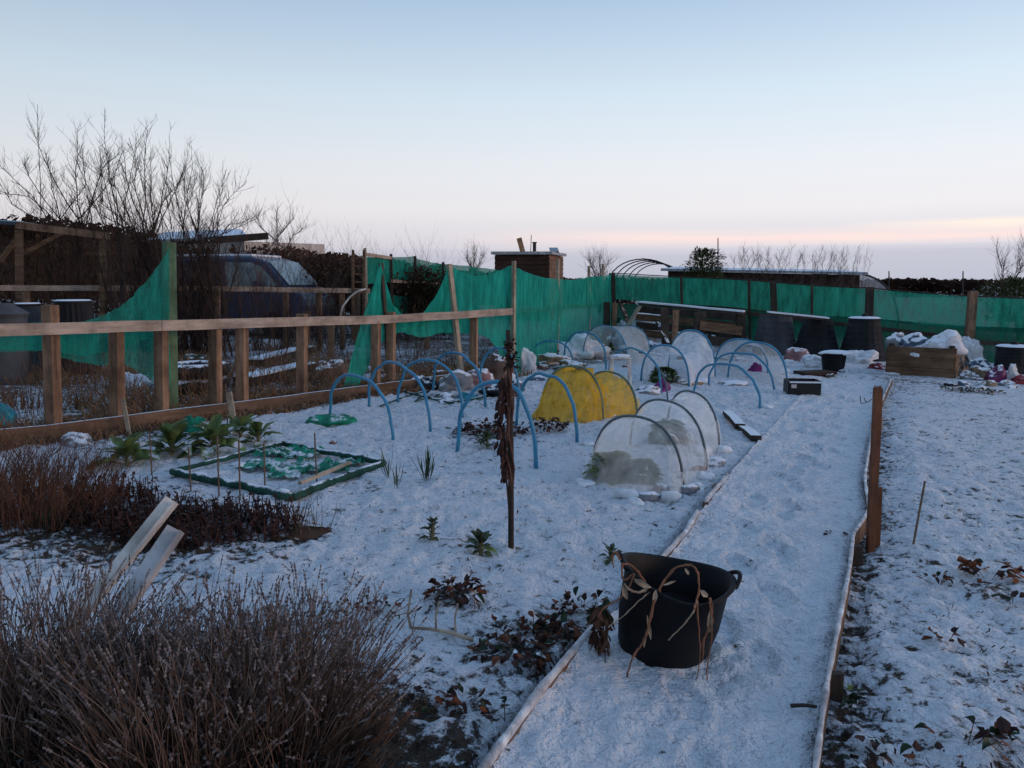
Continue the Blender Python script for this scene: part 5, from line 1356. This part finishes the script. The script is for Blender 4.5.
bag(572,370,30,9,'bagtan','pale rolled sack in front of the snow covered fleece sheet',19,.4,name='sack',cat='sack')
bag(525,372,26,24,'bagwhite','white bluish bag right behind the dead stalk on the stake',10,.35)
bag(497,385,28,24,'bagbrown','brown sack slumped behind the stake, at the timber fence end',11,.35,name='sack',cat='sack',zoff=.08)
bag(478,388,30,20,'bagpink','faded pink and white bag in the heap by the timber fence',12,.4)
bag(455,392,36,20,'baggrey','snow flecked grey sheet in the heap by the timber fence',13,.5,name='plastic_sheet',cat='sheet')
bag(500,398,40,14,'bagdark','dark blue plastic lying in front of the brown sack',14,.4)
bag(425,390,34,14,'bagdark','dark bag half under snow at the left end of the heap by the fence',15,.4)
bag(440,384,22,14,'bagbrown','small brown sack against the fence board',16,.35,name='sack',cat='sack')
bag(515,392,22,12,'bagblue','blue plastic scrap on the right end of the heap by the fence',17,.4)
bag(466,400,20,8,'bagturq','turquoise plastic scrap in front of the heap by the fence',18,.4)
random.seed(77)
cols=['dirtysnow','baggrey','bagdark','bagblue','bagtan','bagdark','dirtysnow','baggrey']
spots=[(632,352,20,9,'below the tallest sheet'),(612,346,14,10,'between corner post and far left cloche'),(655,343,14,16,'in front of the left bay post'),(640,332,16,12,'high against the back boards'),(676,352,16,9,'beneath the tarpaulin'),(690,338,14,12,'high in the compost bay'),(708,352,18,9,'at the foot of the thick bay post'),(718,336,14,9,'behind the front boards of the bay'),(735,352,14,8,'at the right end of the bay'),
 (590,352,16,8,'between the hoops over the snow heap'),(556,358,14,8,'left end of the snow heap'),(536,380,18,7,'behind the big hoop near the stake'),(488,378,12,10,'deep in the fence heap'),(470,380,14,10,'against the gravel board in the fence heap'),(508,380,14,8,'just right of the stake in the heap'),(445,398,16,6,'front left of the fence heap'),(790,366,14,7,'left of the pink bag'),(842,366,10,5,'right of the pot'),(952,386,14,5,'in front of the timber box corner'),(966,386,14,6,'in front of the dark bag'),(992,386,12,7,'in front of the tan sack'),(735,360,16,6,'between bay and grey bin')]
for i,(px,py,w_,h_,wh) in enumerate(spots):
    m_=cols[i%len(cols)]; bag(px,py,w_,h_,m_,{'dirtysnow':'small snowy sheet','baggrey':'small grey bag','bagdark':'small dark bag','bagblue':'small blue scrap','bagtan':'small tan sack'}[m_]+' '+wh,60+i,.4,name='plastic_scrap',cat='scrap',sub=3)
for i,(x0,y0,x1,y1,Y,w_,m_,lab) in enumerate([(621,304,636,342,18.6,.16,'darkwoodsnow','snowy board leaning against the windbreak corner posts'),(640,306,622,334,18.3,.12,'pale','pale board crossing the leaning snowy board at the corner'),(657,322,668,343,17.2,.10,'darkwoodsnow','short board leaning on the left bay post'),(640,352,664,356,14.6,.12,'darkwoodsnow','flat snowy lath between the two far cloches'),(706,356,732,360,14.4,.10,'darkwoodsnow','flat lath in front of the compost bay'),(540,372,568,366,13.4,.09,'darkwoodsnow','flat snowy lath in front of the left windbreak foot'),(575,352,597,346,16.2,.09,'darkwoodsnow','snowy lath on top of the snow heap by the windbreak'),(466,398,500,402,10.3,.06,'darkwoodsnow','lath lying in front of the fence heap')]):
    mb=MB(); mb.beam(P(x0,y0,Y),P(x1,y1,Y-.25),w_,.03,jit=.004); tag(mb.build('loose_board',m_),lab,'board','loose boards among the heaps')
random.seed(91)
for i in range(34):
    px,py=random.choice([(ru(535,640),ru(350,372)),(ru(640,745),ru(352,366)),(ru(425,530),ru(388,404)),(ru(780,850),ru(360,376)),(ru(955,1024),ru(378,388))])
    c=GG(px,py); q=ru(.04,.11); mb=MB(); mb.blob(c-Vector((0,0,.02)),(q*1.3,q,q*.8),i+200,.35,2); tag(mb.build('snow_clod',random.choice(['dirtysnow','baggrey','stone','darkwoodsnow'])),'small snow crusted clod among the heaped bags and sheets','clod','snow crusted clods among the heaps')
# right side heap
bag(800,361,26,15,'bagpink','faded pink bag in front of the middle compost bin',21,.35)
bag(817,368,24,14,'bagwhite','white bag beside the snow filled pot',22,.3)
bag(865,364,32,13,'dirtysnow','pointed snow covered heap at the foot of the right compost bin',23,.45)
bag(881,369,20,7,'bagred','red plastic bag lying left of the timber box',24,.35)
bag(897,375,22,4,'bagwhite','flat white bag in the snow at the left foot of the timber box',25,.35)
# crate with plant in front of middle bin
cr=thing('plant_crate',GG(807,352),'small crate of green leaves topped with snow in front of the middle compost bin','crate')
a=GG(807,356); mb=MB(); mb.box(a+Vector((0,0,.12)),(.42,.3,.24)); mb.build('box','oldwood',cr)
mb=MB(); random.seed(3)
for i in range(60): mb.leaf(a+Vector((ru(-.2,.2),ru(-.15,.15),ru(.22,.34))),Vector((ru(-1,1),ru(-1,1),ru(0,1))),(0,0,1),.08,.05)
mb.build('leaves','leaf',cr,fix=False)
mb=MB(); mb.blob(a+Vector((0,0,.34)),(.24,.16,.05),3,.3,3); mb.build('snow','snow',cr,smooth=True)
# pot
b=GG(833,371); D=b.y; pr=D/F
pot=thing('black_pot',b,'round black pot heaped with snow in front of the compost bins','pot')
mb=MB(); mb.tube([b,b+Vector((0,0,16*pr)),b+Vector((0,0,17*pr)),b+Vector((0,0,18*pr))],[10*pr,12*pr,13.5*pr,13.5*pr],24); mb.build('body','black',pot,smooth=False)
mb=MB(); mb.blob(b+Vector((.06,0,16.5*pr)),(17*pr,13*pr,3.4*pr),4,.2,3); mb.build('snow','snow',pot,smooth=True)
mb=MB(); mb.box(GG(815,374)+Vector((0,0,.03)),(.62,.35,.05),Matrix.Rotation(R(15),3,'Z')); tag(mb.build('brown_board','shedwood'),'dark brown board lying on the snow left of the black pot','board')
# black crate
c=GG(802,396); ct=thing('black_crate',c,'rectangular black plastic crate with white sticker on the snow','crate')
W,Dp,H=.42,.30,.19; r3=Matrix.Rotation(R(-6),3,'Z'); o=c+Vector((.05,Dp/2,0))
mb=MB()
for ox,oy,sx,sy in ((0,-Dp/2,W,.02),(0,Dp/2,W,.02),(-W/2,0,.02,Dp-.02),(W/2,0,.02,Dp-.02)): mb.box(o+r3@Vector((ox,oy,H/2)),(sx,sy,H),r3)
mb.box(o+Vector((0,0,.01)),(W-.02,Dp-.02,.02),r3); mb.build('box','blackin',ct)
mb=MB(); mb.beam(o+r3@Vector((-W/2,-Dp/2-.012,H-.015)),o+r3@Vector((W/2,-Dp/2-.012,H-.015)),.03,.02); mb.build('snowy_rim','snow',ct)
mb=MB(); mb.box(o+r3@Vector((-W/2+.06,-Dp/2-.014,H*.62)),(.07,.005,.05),r3); mb.build('sticker','white',ct)
mb=MB(); mb.box(o+Vector((0,0,.05)),(W-.04,Dp-.04,.04),r3); mb.build('contents','blackin',ct)
# timber box
def tbox():
    a=GG(886,374); b=GG(953,379); u=(b-a); u.z=0; L=u.length; u.normalize(); n=Vector((-u.y,u.x,0)); H=.52
    t=thing('timber_box',a.lerp(b,.5),'old timber planter box heaped with plastic bags along the far windbreak','planter')
    z0=min(a.z,b.z)-.03
    for k in range(3):
        zc=z0+.09+k*.175
        for s,nm in ((0,'front_plank'),(1,'back_plank')):
            mb=MB(); p=Vector((a.x,a.y,zc))+n*(s*.9); mb.beam(p,p+u*L,.035,.168,jit=.004); mb.build(nm,'oldwood',t)
        for s in (0,1):
            mb=MB(); p=Vector((a.x,a.y,zc))+u*(s*L)+n*.02; mb.beam(p,p+n*.86,.035,.168); mb.build('side_plank','oldwood',t)
    for s in (0,1):
        for q in (.05,.85):
            mb=MB(); p=Vector((a.x,a.y,z0))+u*(s*(L-.1)+.05)+n*q; mb.beam(p,p+Vector((0,0,H+.05)),.08,.08,up=u); mb.build('corner_post','darkwood',t)
    c=Vector((a.x,a.y,z0+H*.72))+u*L/2+n*.45
    mb=MB(); mb.blob(c-Vector((0,0,.02)),(L*.47,.40,.16),8,.2,4); mb.build('snowy_fill','dirtysnow',t,smooth=True)
    def onb(f,q,w,h,m,lab,seed,nm='plastic_bag'):
        p=Vector((a.x,a.y,z0+H*.78))+u*L*f+n*q; mb=MB(); mb.blob(p,(w,w*.7,h),seed,.28,4,fold=1.0); tag(mb.build(nm,m,smooth=True),lab,'bag' if nm!='plastic_sheet' else 'sheet',BG)
    onb(.10,.4,.20,.24,'baggrey','grey snowy bag at the left end on top of the timber box',31)
    onb(.36,.35,.26,.26,'bagblue','blue and white bag second from the left on the timber box',32)
    onb(.56,.3,.24,.17,'bagwhite','low white bag in the middle on the timber box',33)
    onb(.84,.35,.32,.27,'bagwhite','largest bluish white bag peaking on the right of the timber box',34)
    # black sheet
    mb=MB()
    T=[P(947,331,a.y+.2),P(952,334,a.y+.2),P(958,343,a.y+.2),P(964,352,a.y+.2),P(970,362,a.y+.1)]; B_=[P(944,334,a.y+.1),P(948,340,a.y-.05),P(952,350,a.y-.1),P(956,362,a.y-.15),P(958,374,a.y-.15)]
    mb.grid(lambda uu,v:(lambda k:(T[k[0]].lerp(T[k[0]+1],k[1])).lerp(B_[k[0]].lerp(B_[k[0]+1],k[1]),v)+Vector((0,.05*mn.noise(Vector((uu*5,v*5,2))),.02*mn.noise(Vector((uu*7,v*4,5))))))((min(int(uu*4),3),uu*4-min(int(uu*4),3))),17,8)
    tag(mb.build('plastic_sheet','bagdark',fix=False,solid=.01),'black plastic sheet draped down the right corner of the timber box','sheet',BG)
tbox()
bag(961,374,24,24,'bagdark','dark crumpled bag against the right end of the timber box',41,.4)
bag(974,362,22,24,'bagwhite','torn white bag standing behind the dark one near the leaning post',42,.4)
bag(972,380,20,9,'baggrey','grey striped bag at the foot of the dark crumpled bag',43,.4)
bag(986,380,22,14,'bagtan','tan sack with snow between the bags by the windbreak',44,.35,name='sack',cat='sack')
bag(1000,382,18,16,'bagmagenta','magenta and white bag right of the tan sack',45,.4)
bag(1013,382,15,18,'bagwhite','white bag folded over beside the magenta bag',46,.45)
bag(1024,384,18,9,'bagred','dark red bag in the right edge of the photo',47,.4)
bag(985,372,26,14,'bagblue','blue grey snow flecked bag behind the tan sack',48,.4)
leafy_clump(972,392,.45,.25,70,.07,'grey green dead weed patch lying on the right field near the bags',mats=('leafdark','drygrass'),wts=(3,1),name='weed_patch',h=.04)
# purple item & white stool
bag(663,392,14,12,'pinkplastic','bright purple plastic item beside the snow crusted cloche',51,.4,name='purple_item',cat='toy')
bag(648,395,28,9,'baggrey','grey snowy sack left of the purple item',52,.35,name='sack',cat='sack')
bag(756,372,12,10,'pinkplastic','purple pink plants glimpsed inside the far right cloche',53,.5,name='purple_item',cat='plant')
bag(690,385,26,6,'bagtan','flat tan sack lying between the cloches',54,.35,name='sack',cat='sack')
bag(600,412,24,6,'dirtysnow','pale snowy lump at the foot of the yellow cloche',55,.35,name='fleece_lump',cat='fleece')
s0=GG(620,385); Y=s0.y; stl=thing('white_stool',s0,'small white plastic stool standing on the snow','stool')
za=P(620,358,Y).z; mb=MB(); mb.box(Vector((s0.x,Y,za)),(.30,.24,.03)); o=mb.build('seat','white',stl); bv=o.modifiers.new('b','BEVEL'); bv.width=.01
for sx in (-1,1):
    for sy in (-1,1):
        mb=MB(); mb.beam(Vector((s0.x+sx*.15,Y+sy*.12,gh(s0.x,Y)-.02)),Vector((s0.x+sx*.125,Y+sy*.1,za)),.025,.025,up=Vector((0,1,0))); mb.build('leg','white',stl)
mb=MB(); mb.blob(Vector((s0.x,Y,za+.01)),(.14,.11,.04),6,.2,3); mb.build('snow','snow',stl,smooth=True)
for i,(px,py,w_,h_,m_,lab) in enumerate([(585,484,26,7,'dirtysnow','snowy mesh skirt at the left front of the white cloche'),(706,480,22,10,'dirtysnow','snowy crumpled mesh at the right front of the white cloche'),(716,466,22,10,'baggrey','grey crumpled mesh with snow right of the white cloche'),(724,452,22,10,'dirtysnow','snowy mesh fold right of the rear white hoop'),(698,492,24,8,'dirtysnow','flat snowy mesh fold between white cloche and path board'),(660,500,20,8,'bagtan','tan weighted fold at the front of the white cloche'),(606,418,26,5,'bagtan','pale fold of fleece at the right foot of the yellow cloche'),(560,422,30,4,'dirtysnow','snow crust along the yellow cloche hem'),(735,385,30,6,'baggrey','grey mesh fold at the foot of the far right cloche'),(700,383,24,7,'dirtysnow','snowy fold at the foot of the snow crusted cloche'),(768,408,14,5,'dirtysnow','small snowy lump at the foot of the nearest right blue hoop'),(675,400,26,4,'bagtan','thin tan slab of sacking lying between white and snow crusted cloches')]):
    bag(px,py,w_,h_,m_,lab,160+i,.35,name='mesh_fold',cat='mesh fold',sub=3)
# bottles / bits in front of white cloche
for i,(px,py,lx,lab) in enumerate(((628,500,.20,'empty clear plastic bottle lying left below the white mesh cloche'),(650,502,.16,'plastic bottle lying below the middle of the white mesh cloche'),(672,503,.15,'plastic bottle lying at the right below the white mesh cloche'),(690,495,.15,'plastic bottle lying between the white cloche and the path'),(604,476,.12,'short plastic bottle at the left foot of the white mesh cloche'))):
    p=GG(px,py)+Vector((0,0,.035)); a=ru(-.6,.6); d=Vector((math.cos(a),math.sin(a),.02)); bt=thing('plastic_bottle',p-Vector((0,0,.035)),lab,'bottle','plastic bottles weighing down the mesh')
    mb=MB(); mb.tube([p-d*lx*.5,p-d*lx*.46,p+d*lx*.2,p+d*lx*.38,p+d*lx*.45],[.02,.034,.036,.016,.014],12); mb.build('body','baggrey' if i%2 else 'dirtysnow',bt,smooth=True)
    mb=MB(); mb.tube([p+d*lx*.45,p+d*lx*.5],[.016,.016],10); mb.build('cap','blue' if i in (1,2) else 'white',bt)
for px,py,r,m,lab in ((662,492,.06,'stone','reddish brown stone at the front foot of the white cloche'),(700,470,.05,'stone','stone between the white cloche and the path'),(702,452,.07,'dirtysnow','snow covered lump right of the white cloche'),(333,443,.03,'stone','small reddish stone near the green net frame'),(636,505,.05,'dirtysnow','snow covered stone in front of the bottles'),(588,443,.05,'dirtysnow','small snow topped pot saucer left of the white cloche'),(241,468,.05,'dirtysnow','snow ball lump inside the back corner of the net frame')):
    mb=MB(); mb.blob(GG(px,py)-Vector((0,0,.01)),(r*1.2,r,r*.8),px,.3,3); tag(mb.build('stone',m,smooth=True),lab,'stone')
mb=MB(); c=GG(78,444); mb.blob(c-Vector((0,0,.03)),(.15,.10,.11),4,.3,4); tag(mb.build('mesh_bundle','baggrey',smooth=True),'rounded grey bundle behind the russet bush at the fence board','bundle')
mb=MB(); c=P(3,425,6.9); c.z=gh(c.x,c.y); mb.blob(c,(.14,.12,.24),4,.3,4,fold=1.3); tag(mb.build('plastic_bag','bagturq'),'bright turquoise bag at the left edge behind the fence','bag')
# tyre-like dark heap behind fence with snow
ty=thing('scrap_tyres',G(175,405),'dark old tyre holding snow behind the near fence posts','tyre')
c=G(178,398)+Vector((0,.5,.0)); c.z=gh(c.x,c.y)
for k in range(2):
    mb=MB(); rr=.34-.03*k
    def fn(u,v,k=k,rr=rr):
        a=u*6.2832; b=v*6.2832; r=rr+.10*math.cos(b)*(1+.05*math.cos(a*24)); return c+Vector((.05*k+math.cos(a)*r,math.sin(a)*r,.10+.19*k+.09*math.sin(b)))
    mb.grid(fn,60,12); mb.build('tread','tyre',ty,smooth=True)
mb=MB(); mb.blob(c+Vector((.05,0,.18)),(.25,.25,.12),2,.2,3); mb.build('snow','snow',ty,smooth=True)
# snowy bed boards, sheets in back plot
for a,b,w,h,m,lab in (((255,367),(308,352),.26,.12,'darkwoodsnow','further long snow covered bed board behind the fence'),((243,386),(308,371),.30,.14,'darkwoodsnow','nearer long snow covered bed board behind the fence')):
    A=GG(*a);B=GG(*b); mb=MB(); mb.beam(A+Vector((0,0,.06)),B+Vector((0,0,.06)),w,h,jit=.006); t_=thing('bed_board',A,lab,'board'); mb.build('board',m,t_)
    mb=MB(); mb.beam(A+Vector((0,0,.135)),B+Vector((0,0,.135)),w*.95,.03,jit=.008); mb.build('snow','snow',t_)
for px,py,w,h,m,lab in ((195,385,40,14,'dirtysnow','snow covered mound between the first fence posts'),(190,365,34,12,'leafdark','dark green heap of plants in the back plot'),(130,388,26,14,'dirtysnow','rectangular patch of snow covered sacking behind the second post'),(330,380,40,20,'bagbrown','rusty brown upright sheet behind the fence left of the green net'),(372,372,24,8,'dirtysnow','snowy heap seen under the green net triangle'),(235,348,18,8,'dirtysnow','small snowy heap behind the fence near the back bushes'),(270,350,28,10,'dirtysnow','snow covered low heap behind the bed boards')):
    bag(px,py,w,h,m,lab,px,.35,name='snowy_mound' if m!='bagbrown' else 'rusty_sheet',cat='mound' if m!='bagbrown' else 'sheet')

# ---------------------------------------------------------------- WORLD, SUN, CAMERA
w=bpy.data.worlds.new('World'); scene.world=w; w.use_nodes=True; nt=w.node_tree; nt.nodes.clear()
out=N(nt,'ShaderNodeOutputWorld'); bg=N(nt,'ShaderNodeBackground'); tc=N(nt,'ShaderNodeTexCoord').outputs['Generated']
sx=N(nt,'ShaderNodeSeparateXYZ'); nt.links.new(tc,sx.inputs[0]); X,Y_,Z=sx.outputs
zz=math_(nt,'MAXIMUM',Z,0)
base=ramp(nt,zz,[(0.0,(.44,.46,.54)),(.045,(.60,.58,.63)),(.085,(.71,.69,.71)),(.14,(.68,.71,.75)),(.22,(.56,.66,.75)),(.33,(.35,.48,.64)),(.55,(.25,.39,.62)),(1.0,(.18,.31,.54))])
# slow side to side falloff (sky brighter towards the afterglow on the right)
az=math_(nt,'ADD',math_(nt,'MULTIPLY',X,.16),math_(nt,'MULTIPLY',Y_,.14))
br_=math_(nt,'ADD',az,.89)
skyc=N(nt,'ShaderNodeVectorMath',operation='SCALE'); nt.links.new(base,skyc.inputs[0]); nt.links.new(br_,skyc.inputs['Scale'])
# streaky clouds near the horizon
mp=N(nt,'ShaderNodeMapping'); mp.inputs['Scale'].default_value=(1.6,1.6,34); mp.inputs['Rotation'].default_value=(0,R(-.8),0); nt.links.new(tc,mp.inputs[0])
cn=noise(nt,1.5,5,mp.outputs[0],.55)
rightf=math_(nt,'MULTIPLY',math_(nt,'SUBTRACT',X,-.10),3.5,clamp=True)
def band(c,wd):
    d=math_(nt,'DIVIDE',math_(nt,'ABSOLUTE',math_(nt,'SUBTRACT',math_(nt,'ADD',Z,math_(nt,'MULTIPLY',math_(nt,'SUBTRACT',cn,.5),.022)),c)),wd)
    return math_(nt,'SUBTRACT',1,math_(nt,'MINIMUM',d,1))
bank=math_(nt,'MULTIPLY',math_(nt,'SUBTRACT',.043,math_(nt,'ADD',Z,math_(nt,'MULTIPLY',math_(nt,'SUBTRACT',cn,.5),.022))),95,clamp=True)
c1=mixc(nt,math_(nt,'MULTIPLY',bank,.62),skyc.outputs[0],(.45,.46,.55))
pk=math_(nt,'MULTIPLY',math_(nt,'MULTIPLY',band(.053,.012),rightf),.75)
c2_=mixc(nt,pk,c1,(.95,.72,.66))
pk2=math_(nt,'MULTIPLY',math_(nt,'MULTIPLY',band(.064,.007),math_(nt,'MULTIPLY',math_(nt,'SUBTRACT',X,.38),7,clamp=True)),.8)
c3_=mixc(nt,pk2,c2_,(.98,.82,.68))
nt.links.new(c3_,bg.inputs[0]); bg.inputs[1].default_value=1.0; nt.links.new(bg.outputs[0],out.inputs[0])

sd=Vector((.86,-.16,.13)).normalized()   # direction towards the warm afterglow
sl=bpy.data.lights.new('afterglow_sun','SUN'); sl.energy=.8; sl.color=(1.0,.62,.42); sl.angle=R(20)
so=bpy.data.objects.new('afterglow_sun',sl); col.objects.link(so); so.rotation_euler=sd.to_track_quat('Z','Y').to_euler()

cam=bpy.data.cameras.new('camera'); cam.sensor_width=36; cam.lens=36*F/1024; cam.clip_end=4000; cam.clip_start=.05
co=bpy.data.objects.new('camera',cam); col.objects.link(co); co.location=(0,0,EYE); co.rotation_euler=(math.pi/2-PITCH,0,0); scene.camera=co
vs=scene.view_settings; vs.view_transform='Standard'; vs.look='None'; vs.exposure=.2; vs.gamma=1; vs.use_curve_mapping=False
scene.cycles.transparent_max_bounces=16
